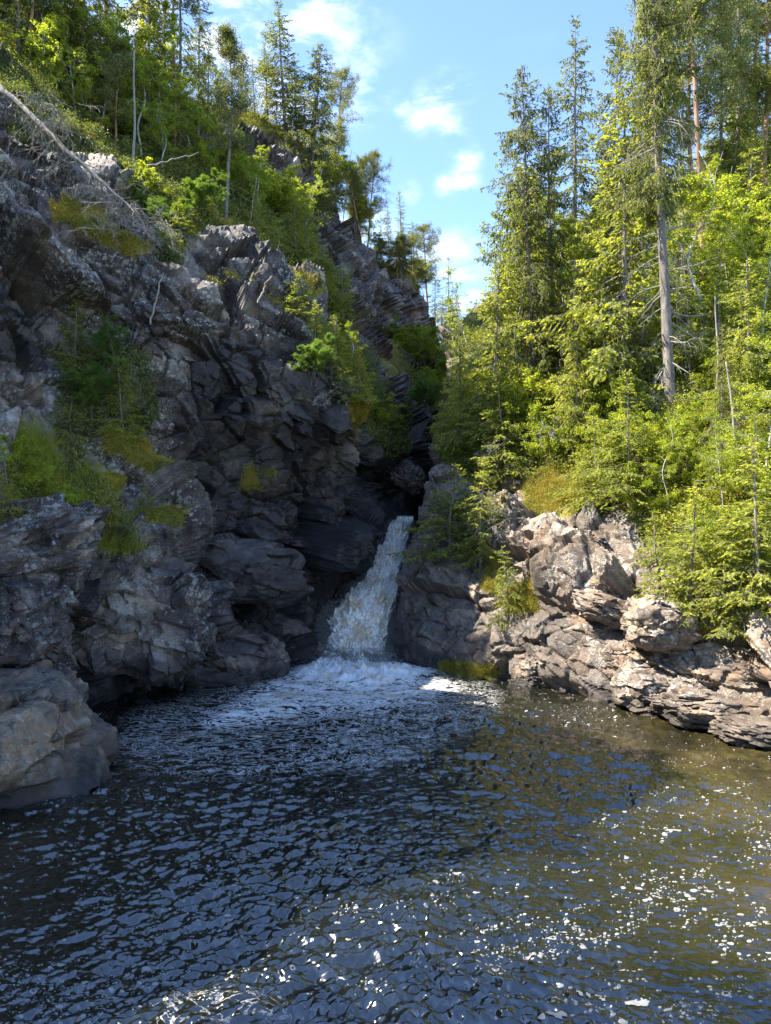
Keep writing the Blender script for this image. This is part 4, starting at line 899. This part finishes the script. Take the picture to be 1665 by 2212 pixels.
put('airy', 1010, 760, 560, 'airy small birch leaning out over the gorge against the sky', RB, 1.2, dx=-14)
put('birch2', 1115, 800, 420, 'birch foliage behind the ragged-topped spruce', RB, 1.0)
put('birch2', 1440, 1110, 900, 'thin-stemmed birch in front of the foot of the tallest spruce', RB, 1.1)
put('birch', 1555, 1120, 880, 'slim bright birch among the bushes above the sunlit rocks', RB, 1.1)
put('snag2', 1595, 1060, 780, 'thin bare stem standing in the bushes above the sunlit rocks', RB, .7, dx=-20)
for k, (px, b, t, kd) in enumerate([(1190,1000,870,'bush'),(1140,960,850,'bush2'),(1320,1010,880,'bush'),(1390,1000,890,'bush2'),(1500,1050,940,'bush'),(1560,1240,1090,'bush'),(1620,1040,930,'bush2'),(1440,1000,905,'bush2'),(1530,940,840,'bush'),(1600,1200,1080,'bush2'),
    (1650,1240,1120,'bush'),(1400,1100,1000,'bush'),(1265,960,850,'bush2'),(1350,930,820,'bush'),(1230,900,770,'bush'),(1420,830,720,'bush'),(1580,850,740,'bush'),(1640,900,800,'bush2'),(1510,700,600,'bush'),(1100,920,800,'bush2'),(1330,770,660,'bush'),(1400,700,590,'bush2'),(1250,760,660,'bush'),(1560,640,560,'bush'),(1180,720,610,'bush'),(1650,600,520,'bush'),(1470,620,520,'bush2'),(1700,1100,900,'bush'),(1690,820,700,'bush')]):
    put(kd, px, b, t, 'bright yellow-green leafy bush in the dense sunlit thicket on the right bank', RB, 1.15, group='leafy bushes in the sunlit thicket')
rg = np.random.default_rng(77)
for k in range(22):
    px = rg.uniform(1080, 1700); b = rg.uniform(480, 760); b = max(b, np.interp(px, [1000,1240,1450,1665], [720,520,430,360])+20); h_ = rg.uniform(130, 300)
    put(['young','bright','birch2','birch','narrow'][k % 5], px, b, b-h_, 'small sunlit tree packed into the dense slope wood of the right bank', RB, 1.15, group='small trees packed on the sunlit slope', cat='tree')
for k in range(16):
    px = rg.uniform(1000, 1700); yr = np.interp(px, [1000,1240,1450,1700], [700,500,410,330]); 
    put(['narrow','droopy2','narrow2','bright'][k % 4], px, yr+15, yr-rg.uniform(60, 260)*(.25 if px < 1240 else .8), 'conifer on the crest of the right slope seen through the nearer trees', RB, 1.1, group='conifers on the crest of the right slope', cat='conifer')
# ---- left side
put('snag', 284, 352, 108, 'dead grey snag with a broken top standing on the left rim', NR, .8, dx=2)
put('polepine', 491, 468, 78, 'lone slim pine with a long bare trunk on the mossy left rim', NR, .95, dx=10, rot=1)
put('narrow', 606, 330, 2, 'tallest pointed spruce on the left skyline', FR, 1.5, dx=-8)
put('narrow2', 570, 280, 95, 'spruce just left of the tallest one on the skyline', FR, 1.5)
put('thinspruce', 545, 262, 128, 'small spruce on the sunlit mossy skyline', FR, 1.3)
put('narrow2', 634, 350, 118, 'spruce on the skyline just right of the tallest one', FR, 1.4)
put('droopy', 690, 470, 95, 'full spruce with a green crown at the right end of the left skyline group', FR, 1.45, dx=-5)
put('pine', 726, 425, 150, 'pine leaning out behind the full spruce', FR, .85, dx=18)
put('narrow', 1180, 900, 520, 'dark slender spruce in the shade between the ragged-topped spruce and the bright young ones', RB, 1.1)
put('narrow2', 1385, 860, 560, 'dark thin spruce immediately left of the great bare trunk', RB, .9)
put('narrow', 1560, 1000, 700, 'dark pointed spruce standing out of the bright thicket right of the great trunk', RB, 1.1)
put('narrow2', 1630, 1180, 900, 'grey-green spruce with bare lower stem above the shore rocks', RB, 1.1)
put('narrow', 735, 470, 250, 'pointed spruce on the ridge between the full spruce and the twin-stemmed pine', FR, 1.4)
put('narrow', 768, 520, 370, 'pointed spruce at the foot of the twin-stemmed pine', FR, 1.4)
put('narrow2', 890, 610, 480, 'spruce on the ridge left of the flat-topped pine', FR, 1.5)
put('snag2', 1540, 900, 640, 'grey dead tree with short twigs among the bushes right of the great trunk', RB, .7, dx=8)
put('snag2', 1330, 940, 720, 'leaning dead stem left of the foot of the tallest spruce', RB, .6, dx=-25)
put('snag2', 1625, 1290, 1120, 'short broken dead stem above the shore rocks at the edge of the view', RB, .8, dx=6)
put('snag2', 757, 470, 320, 'bare orange pine pole with a bent top', FR, .5)
put('pine', 800, 545, 330, 'twin-stemmed pine on the descending ridge', FR, .95, dx=12)
put('pine2', 780, 525, 345, 'smaller pine beside the twin-stemmed one', FR, .9)
put('narrow', 836, 565, 445, 'green spruce on the lower ridge right of the pines', FR, 1.1)
put('thinspruce', 862, 582, 415, 'slim leafy-looking spruce on the lower ridge', FR, 1.4)
put('pine', 922, 690, 487, 'flat-topped pine with a long bare trunk at the end of the ridge', FR, 1.15, dx=-4)
put('narrow2', 940, 720, 560, 'spruce behind the flat-topped pine', FR, 1.0, Y=60)
put('thinspruce', 968, 770, 555, 'needle-thin spruce in the notch of the gorge', FR, 1.0, Y=62)
put('thinspruce', 985, 780, 610, 'shorter thin spruce in the notch of the gorge', FR, 1.0, Y=61)
put('narrow', 955, 800, 640, 'leafy spruce low in the notch', FR, 1.7, Y=58)
put('narrow2', 388, 330, -190, 'tall dark-trunked spruce cut off by the top edge', FR, .85)
put('narrow', 432, 300, -60, 'feathery spruce beside the bright cloud', FR, .95)
put('pine3', 372, 335, -240, 'tall bare-trunked pine in the upper left wood', FR, .7)
put('narrow2', 452, 300, 70, 'half-height spruce at the edge of the bright cloud', FR, .9)
put('narrow', 470, 320, 190, 'small spruce at the foot of the lone slim pine', FR, 1.1)
put('droopy2', 40, 250, -260, 'old grey spruce at the left edge of the upper wood', FR, 1.0)
put('pine3', 62, 270, -300, 'grey-stemmed pine behind the fallen tree', FR, .8)
put('narrow', 125, 300, -120, 'spruce behind the bright birches', FR, 1.1)
put('narrow2', 180, 290, -220, 'tall spruce rising through the bright birches', FR, 1.0)
put('narrow', 320, 330, -100, 'spruce between the bright birches and the dark trunks', FR, 1.0)
put('birch', 232, 330, 10, 'bright backlit birch in the middle of the upper left wood', FR, 1.5)
put('birch2', 300, 345, 60, 'backlit birch right next to the dead snag', FR, 1.4)
put('birch', 165, 320, 40, 'backlit birch left of the brightest one', FR, 1.4)
put('birch', 335, 330, 0, 'tall glowing birch above the dead snag', FR, 1.3)
put('birch2', 95, 280, 30, 'yellow-green birch near the upper left corner', FR, 1.5)
put('birch2', 410, 350, 190, 'small birch under the dark trunks', FR, 1.3)
put('birch2', 350, 390, 215, 'shaded birch above the mossy rim', FR, 1.3)
put('birch2', 560, 500, 330, 'light birch on the slope below the skyline spruces', FR, 1.2)
put('airy', 540, 500, 380, 'thin white-stemmed birch on the mossy rim', FR, 1.3)
put('airy', 660, 540, 330, 'pale birch in front of the full spruce', FR, 1.3)
put('bright', 638, 620, 420, 'bright yellow-green young larch-like spruce catching the sun at the cliff edge', FR, 1.15)
put('bright', 700, 700, 530, 'sunlit young spruce hanging on the cliff edge below the brightest one', FR, 1.4)
put('bright', 740, 740, 570, 'sunlit bush-like spruce at the outer cliff edge', FR, 1.3)
put('young2', 670, 640, 500, 'young tree lit from behind between the two sunlit spruces', FR, 1.4)
put('young', 720, 800, 680, 'drooping small spruce on the shaded cliff edge', NR, 1.3)
put('young2', 770, 860, 760, 'small green spruce above the dark gorge', NR, 1.3)
put('bush', 815, 920, 850, 'green bush on the ledge above the waterfall cleft', FR, 1.4)
put('rowan', 860, 925, 850, 'rowan bush deep in the shaded cleft', FR, 1.5)
put('bush2', 905, 790, 710, 'light bush high in the cleft under the ridge', FR, 1.6)
put('bush', 880, 760, 690, 'pale green bush on the far cliff face', FR, 1.4)
put('bush2', 950, 850, 780, 'bush closing the back of the cleft', FR, 1.6)
put('rowan', 925, 880, 815, 'rowan leaning out of the cleft under the light green boughs', RB, 1.4)
for k, (px, b, t, kd, lb) in enumerate([(640,680,590,'young2','small spruce low on the outer cliff edge beside the mossy lip'),(680,760,650,'bright','sunlit sapling in the middle of the outer cliff edge'),(720,850,740,'bright','sapling with hanging boughs at the lower end of the outer cliff edge'),(760,800,690,'birch2','leafy birch shrub catching light at the outer cliff edge'),(655,820,730,'rowan','rowan shrub under the overhang of the outer cliff edge'),(600,560,470,'birch2','small birch on top of the near cliff at its outer end'),(560,530,430,'bright','young conifer on the mossy near rim right of the lone pine'),(430,470,380,'rowan','rowan shrub left of the foot of the lone pine'),(800,900,830,'rowan','rowan hanging into the dark cleft above the waterfall')]):
    put(kd, px, b, t, lb, NR if px != 800 else FR, 1.35)
# big ledge bush group on the left cliff
put('young', 170, 800, 640, 'grey-green young spruce on the ledge at the top of the cliff bushes', NR, 1.1)
put('rowan', 240, 800, 690, 'rowan bush with feathery leaves above the white stem on the left cliff', NR, 1.1)
put('rowan', 195, 900, 775, 'broad rowan bush on the middle of the left cliff ledge', NR, 1.3)
put('young', 255, 960, 770, 'dim young spruce at the right side of the cliff bushes', NR, 1.3)
put('young2', 160, 960, 850, 'dim small spruce low among the cliff bushes', NR, 1.4)
put('rowan', 300, 935, 830, 'small rowan at the right end of the cliff ledge', NR, 1.1)
put('young2', 310, 1120, 1050, 'low green sapling below the orange moss strip', NR, 1.8)
put('young2', 350, 1130, 1070, 'small shaded sapling beside the low green one', NR, 1.5)
put('bush', 40, 1060, 940, 'bright grassy bush at the left edge lit by the sun', NR, 1.2)
put('young', 15, 1150, 960, 'young spruce at the left edge above the overhanging block', NR, 1.1)
put('bush2', 100, 1130, 1050, 'low leafy bush behind the bright one at the left edge', NR, 1.3)
put('rowan', 345, 480, 390, 'leafy bush hanging over the rim below the broken snag', NR, 1.5)
put('young2', 390, 520, 440, 'low green spruce bush on the cliff under the mossy rim', NR, 1.5)
put('bush', 300, 420, 350, 'bush at the end of the fallen trunk', NR, 1.3)
for k in range(26):
    px = rg.uniform(-20, 480); b = rg.uniform(170, 330)+px*.12; 
    put(['narrow2','birch2','narrow','young','birch','pine2'][k % 6], px, b, b-rg.uniform(90, 300)*(1 if px < 360 else .35), 'tree in the thick wood on the upper left slope', FR, 1.15, group='trees crowding the upper left slope', cat='tree')
for k in range(18):
    px = rg.uniform(430, 740); b = np.interp(px, [430,560,640,740], [330,420,500,680])+rg.uniform(-40, 60)
    put(['young','bush','narrow','young2','birch2'][k % 5], px, b, b-rg.uniform(50, 110), 'small tree clinging to the steep slope below the left skyline', FR, 1.3, group='small trees on the steep left slope', cat='tree')
for k in range(26):
    px = rg.uniform(900, 1060); Yk = rg.uniform(57, 85)
    put(['narrow','narrow2','birch','thinspruce'][k % 4], px, 820, rg.uniform(640, 730), 'distant tree filling the bottom of the notch', FR, 1.3, Y=Yk, group='distant trees in the notch', cat='tree')
for k in range(30):
    px = rg.uniform(640, 915); b = np.interp(px, [640,730,800,915], [350,455,550,660])
    put(['narrow','narrow2','pine2','thinspruce','birch2'][k % 5], px, b, b-rg.uniform(55, 150), 'low tree on the descending left ridge', FR, 1.6, group='low trees along the descending left ridge', cat='tree')
for k in range(16):  # unseen trees, added beyond the left edge to dapple the light
    x = -13.5-rg.uniform(0, 5); y = -4+k*1.9; z = 18.5+rg.uniform(-1, 2)
    H, parts, word = KINDS[['birch','narrow','birch2','bright'][k % 4]]
    o = link(word, None, loc=(x, y, z-2), label='unseen tree added on the left rim to break up the sunlight on the pool', category='tree', group='unseen trees added to break up the sunlight'); o.scale = (.8,.8,.7)
    for nm, me in parts:
        ch = link(nm, me, parent=o)
        if nm == 'lichen': ch['kind'] = 'stuff'
for k in range(12):
    px = rg.uniform(-90, 430); b = rg.uniform(120, 260)+px*.1
    put(['narrow','pine3','narrow2','droopy2'][k % 4], px, b, -rg.uniform(120, 420), 'tall tree of the upper left wood reaching past the top edge', FR, .95, group='tall trees of the upper left wood', cat='tree')
# ---- fallen trunk on the left rim
def fallen():
    rg = np.random.default_rng(3); A = at(-40, 160, 22.5); B = at(30, 215, 22.2); C_ = at(150, 330, 21.6); D_ = at(240, 410, 21.2); E_ = at(300, 462, 21.0)
    key = np.array([A,B,C_,D_,E_]); t = np.linspace(0, 4, 26); pts = np.stack([np.interp(t, range(5), key[:,j]) for j in range(3)], 1)+rg.normal(0,.015,(26,3))
    mb = MB(); mb.tube(pts, np.linspace(.11, .02, 26), 9, .05, 3)
    lab = dict(label='grey fallen tree trunk sloping down across the upper left rim with bare twigs', category='fallen tree')
    b = mb; n = 70; i = rg.integers(2, 25, n); dead_branches(b, rg, pts[i], rg.uniform(0,6.3,n), rg.uniform(.4,1.9,n), rg.uniform(-1.0,.2,n), .010, 10)
    link('fallen_tree', mb.mesh('fallen_tree', B_DEAD, True), **lab)
fallen()
def tangle(px, py, Y, r, n, seed, label):
    rg = np.random.default_rng(seed); c = at(px, py, Y); b = MB(); P = c+rg.normal(0, 1, (n,3))*np.array([r*.4, r*.2, r*.3])
    dead_branches(b, rg, P, rg.uniform(0,6.3,n), r*rg.uniform(.4,1.2,n), rg.uniform(-.8,.4,n), .007, 9)
    link('dead_twigs', b.mesh('dead_twigs', B_DEAD), label=label, category='dead twigs')
tangle(90, 235, 21.0, 1.2, 40, 1, 'grey tangle of dead twigs hanging under the thick end of the fallen trunk')
tangle(330, 480, 21.4, 1.2, 34, 2, 'grey dead twigs hanging at the thin end of the fallen trunk')
tangle(250, 470, 20.8, .9, 20, 3, 'loose dead twigs on the rock left of the fallen trunk tip')
tangle(1090, 1120, 23.2, .7, 26, 4, 'rust-grey dead brush in front of the yellow moss cushion')
tangle(1500, 1270, 18.2, 1.1, 46, 5, 'pale dead brush under the wide yellow-green young spruce')
tangle(1610, 1290, 16.8, .8, 26, 6, 'pale dead brush on the rim at the edge of the view')
tangle(1600, 900, 22.0, .9, 22, 7, 'brown dead branches lying in the bushes on the slope')
tangle(700, 860, 23.6, .8, 26, 8, 'grey roots and twigs hanging from the shaded cliff edge')
tangle(1090, 970, 26.4, 1.0, 22, 9, 'bare grey branches reaching toward the gorge under the ragged-topped spruce')
tangle(1190, 920, 25.6, .8, 16, 10, 'bare pale branches above the yellow moss cushion')
def stick(label, p0, p1, r, seed):
    rg = np.random.default_rng(seed); a, b = at(*p0), at(*p1); t = np.linspace(0,1,12)[:,None]; pts = a+(b-a)*t+rg.normal(0,.02,(12,3)); mb = MB(); mb.tube(pts, np.linspace(r, r*.4, 12), 6, .05, seed)
    o = link('dead_sapling', mb.mesh('dead_sapling', B_DEAD, True), label=label, category='dead stem')
stick('white dead stem leaning against the rock high on the left cliff', (557,655,22.6), (583,597,22.6), .04, 1)
stick('thin pale dead stem hanging down the left cliff face', (325,700,20.9), (352,590,20.8), .03, 2)
stick('white birch stem leaning on the outer left cliff edge', (690,700,27.6), (760,745,28.2), .05, 3)
stick('arching pale bare branch over the left rim', (318,360,25.0), (428,330,25.5), .03, 4)
# ------------------------------------------------------------------ ground cover
def cover(sheet_, mat, n, per, size, height, seed, label, thr=.45, mossy=False, region=None):
    s = SHEETS[sheet_]; rg = np.random.default_rng(seed); v = s['veg'] if not mossy else s['moss']
    w_ = np.clip(v-thr, 0, 1)*np.where((s['px'] > -80) & (s['px'] < 1750), 1, .2)
    if region is not None: w_ = w_*inside(region, s['px'], s['py'])
    den = fbm(s['P']*.8, 3, seed); w_ = w_*np.clip(.55+1.8*den, .05, 2)*s['P'][:,1]**2
    i = rg.choice(len(w_), n, p=w_/w_.sum()); P = s['P'][i]+rg.normal(0,.06,(n,3)); N_ = s['N'][i]
    hh = height*np.clip(.5+1.6*fbm(P*.9, 3, seed+1), .15, 1.6)
    ii = np.repeat(np.arange(n), per); m = len(ii); up = unit(N_*.5+[0,0,.9])
    C = P[ii]+up[ii]*(hh[ii]*rg.uniform(0,1,m)**.7)[:,None]+rg.normal(0,.09,(m,3))
    mb = MB(); mb.cards(C, rdir(rg,m), unit(rdir(rg,m)+[0,-.3,.9]), size*rg.uniform(.6,1.4,m), size*.6*rg.uniform(.7,1.3,m), .1)
    link('undergrowth', mb.mesh('undergrowth', mat), kind='stuff', label=label)
cover(RB, M_COVER, 26000, 9, .075, .55, 5, 'bilberry scrub and leafy undergrowth covering the sunlit slope')
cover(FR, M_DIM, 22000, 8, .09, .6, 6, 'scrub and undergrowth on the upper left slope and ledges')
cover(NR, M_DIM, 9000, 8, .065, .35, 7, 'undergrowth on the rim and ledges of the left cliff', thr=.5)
for sh_, n_, sd_, lb_ in ((RB, 42000, 21, 'yellow cushion moss on top of the sunlit rocks'), (NR, 44000, 22, 'orange and green moss strips on the ledges of the left cliff'), (FR, 14000, 23, 'moss along the left skyline')):
    s = SHEETS[sh_]; rg2 = np.random.default_rng(sd_); w_ = np.clip(s['moss']-.35, 0, 1)*np.clip(.7+2.2*fbm(s['P']*1.6, 3, 5), .02, 2)*s['P'][:,1]**2*(s['px'] > -40)*(s['px'] < 1700); i = rg2.choice(len(w_), n_, p=w_/w_.sum())
    q = np.repeat(i, 5); m_ = len(q); up_ = unit(s['N'][q]*.8+[0,0,.5]); C = s['P'][q]+rg2.normal(0,.055,(m_,3))
    C = SHEETS[sh_]['P'][q]+rg2.normal(0,.05,(m_,3))+up_*rg2.uniform(0,.05,(m_,1)); mb = MB(); mb.cards(C, unit(up_+rdir(rg2,m_)*.8), rdir(rg2,m_), .034*rg2.uniform(.6,1.4,m_), .024)
    link('moss', mb.mesh('moss', M_MOSS), kind='stuff', label=lb_)
def grass(sheet_, n, region, seed, label, L=.28, mat=M_COVER):
    s = SHEETS[sheet_]; rg = np.random.default_rng(seed); ok = np.where(inside(region, s['px'], s['py']))[0]; i = rg.choice(ok, n); P = s['P'][i]+rg.normal(0,.05,(n,3))
    D = unit(rg.normal(0,.45,(n,3))+[0,-.15,1.]); mb = MB(); l = L*rg.uniform(.5,1.3,n); mb.cards(P+D*(l*.5)[:,None], D, rdir(rg,n), l, .012)
    D2 = unit(D+[0,-.3,-.5]); mb.cards(P+D*l[:,None]+D2*(l*.3)[:,None], D2, rdir(rg,n), l*.7, .01)
    link('grass', mb.mesh('grass', mat), kind='stuff', label=label)
grass(NR, 2600, [(60,1040),(140,1060),(220,1140),(300,1210),(230,1220),(120,1130)], 1, 'tufts of grass on the sloping ledge at the left')
grass(NR, 2200, [(0,930),(110,950),(130,1040),(0,1060)], 2, 'long bright grass at the left edge', .4)
grass(FR, 5000, [(400,205),(500,225),(600,290),(680,390),(600,340),(500,260),(400,240)], 3, 'sunlit grass and moss along the left skyline', .25)
# ------------------------------------------------------------------ camera, light, sky
cam_d = bpy.data.cameras.new('camera'); cam = link('camera', cam_d)
cam_d.sensor_fit = 'HORIZONTAL'; cam_d.sensor_width = 36.0; cam_d.lens = 36.0*F/1665.0
cam_d.clip_start = .1; cam_d.clip_end = 3000
cam.location = (0, 0, CAM_H); cam.rotation_euler = (math.radians(90)+PITCH, 0, 0)
SC.camera = cam
SUN_AZ, SUN_EL = math.radians(-92), math.radians(51)      # azimuth from +Y (ahead), negative is left
sd = Vector((math.sin(SUN_AZ)*math.cos(SUN_EL), math.cos(SUN_AZ)*math.cos(SUN_EL), math.sin(SUN_EL)))
sl = bpy.data.lights.new('sun', 'SUN'); sl.energy = 5.0; sl.angle = math.radians(.5); sl.color = (1, .93, .8)
so = link('sun', sl); so.rotation_euler = (-sd).to_track_quat('-Z', 'Y').to_euler(); so.location = sd*60
w = bpy.data.worlds.new('World'); SC.world = w; w.use_nodes = True
nt = w.node_tree; nt.nodes.clear()
def WN(t, **kw):
    n = nt.nodes.new(t)
    for k, v in kw.items():
        if k.startswith('i_'): n.inputs[k[2:]].default_value = v
        else: setattr(n, k, v)
    return n
WL = lambda a, b: nt.links.new(a, b)
sky = WN('ShaderNodeTexSky', sky_type='NISHITA', sun_disc=False, sun_elevation=SUN_EL, sun_rotation=-SUN_AZ*-1, altitude=2500, air_density=1.0, dust_density=.35, ozone_density=3.2)
bg = WN('ShaderNodeBackground', i_Strength=.15); wo = WN('ShaderNodeOutputWorld')
tc = WN('ShaderNodeTexCoord')
tot = None
def direction(px, py):
    d = at(px, py, 1.0)-np.array([0,0,CAM_H]); return d/np.linalg.norm(d)
nz = WN('ShaderNodeTexNoise', i_Scale=13.0, i_Detail=7.0, i_Roughness=.62, i_Distortion=.25)
mp = WN('ShaderNodeMapping'); mp.inputs['Rotation'].default_value = (.2, .9, .3); mp.inputs['Scale'].default_value = (1.0, 1.0, 2.3)
WL(tc.outputs['Generated'], mp.inputs[0]); WL(mp.outputs[0], nz.inputs['Vector'])
CLOUDS = [(940,225,.028,.9),(975,185,.022,.9),(1000,180,.02,.8),(905,260,.02,.8),(1010,345,.018,1.1),(885,415,.014,1.2),(970,290,.024,.8),(1000,395,.022,.9),(960,400,.014,.9),(790,185,.035,.9),(765,240,.025,.9),(870,235,.012,.7),(500,0,.15,1.7),(455,110,.12,1.6),(540,90,.06,1.3),
  (770,480,.05,1.1),(970,570,.05,.8),(1000,640,.05,.8),(-1500,300,.6,.8),(3500,200,.6,.8)]
for px, py, rad, amt in CLOUDS:
    dn = WN('ShaderNodeVectorMath', operation='DISTANCE'); WL(tc.outputs['Generated'], dn.inputs[0]); dn.inputs[1].default_value = tuple(direction(px, py))
    mr = WN('ShaderNodeMapRange', interpolation_type='SMOOTHSTEP'); WL(dn.outputs['Value'], mr.inputs[0])
    mr.inputs[1].default_value = 0; mr.inputs[2].default_value = rad*1.45; mr.inputs[3].default_value = amt; mr.inputs[4].default_value = 0
    if tot is None: tot = mr.outputs[0]
    else:
        a = WN('ShaderNodeMath', operation='MAXIMUM'); WL(tot, a.inputs[0]); WL(mr.outputs[0], a.inputs[1]); tot = a.outputs[0]
ad = WN('ShaderNodeMath', operation='MULTIPLY'); WL(tot, ad.inputs[0])
rp = WN('ShaderNodeMapRange', interpolation_type='SMOOTHSTEP'); WL(nz.outputs['Fac'], rp.inputs[0]); rp.inputs[1].default_value = .42; rp.inputs[2].default_value = .80
WL(rp.outputs[0], ad.inputs[1])
mx = WN('ShaderNodeMix', data_type='RGBA'); WL(ad.outputs[0], mx.inputs[0]); WL(sky.outputs[0], mx.inputs[6]); mx.inputs[7].default_value = (3.4, 3.55, 3.9, 1)
WL(mx.outputs[2], bg.inputs[0]); WL(bg.outputs[0], wo.inputs[0])
SC.view_settings.view_transform = 'Standard'; SC.view_settings.look = 'None'; SC.view_settings.exposure = 1.95; SC.view_settings.gamma = 1
SC.render.engine = 'CYCLES'
c = SC.cycles; c.max_bounces = 6; c.diffuse_bounces = 3; c.glossy_bounces = 3; c.transmission_bounces = 4; c.transparent_max_bounces = 6
c.sample_clamp_indirect = 4; c.caustics_reflective = False; c.caustics_refractive = False
c.use_denoising = True; c.use_adaptive_sampling = True; c.adaptive_threshold = .012
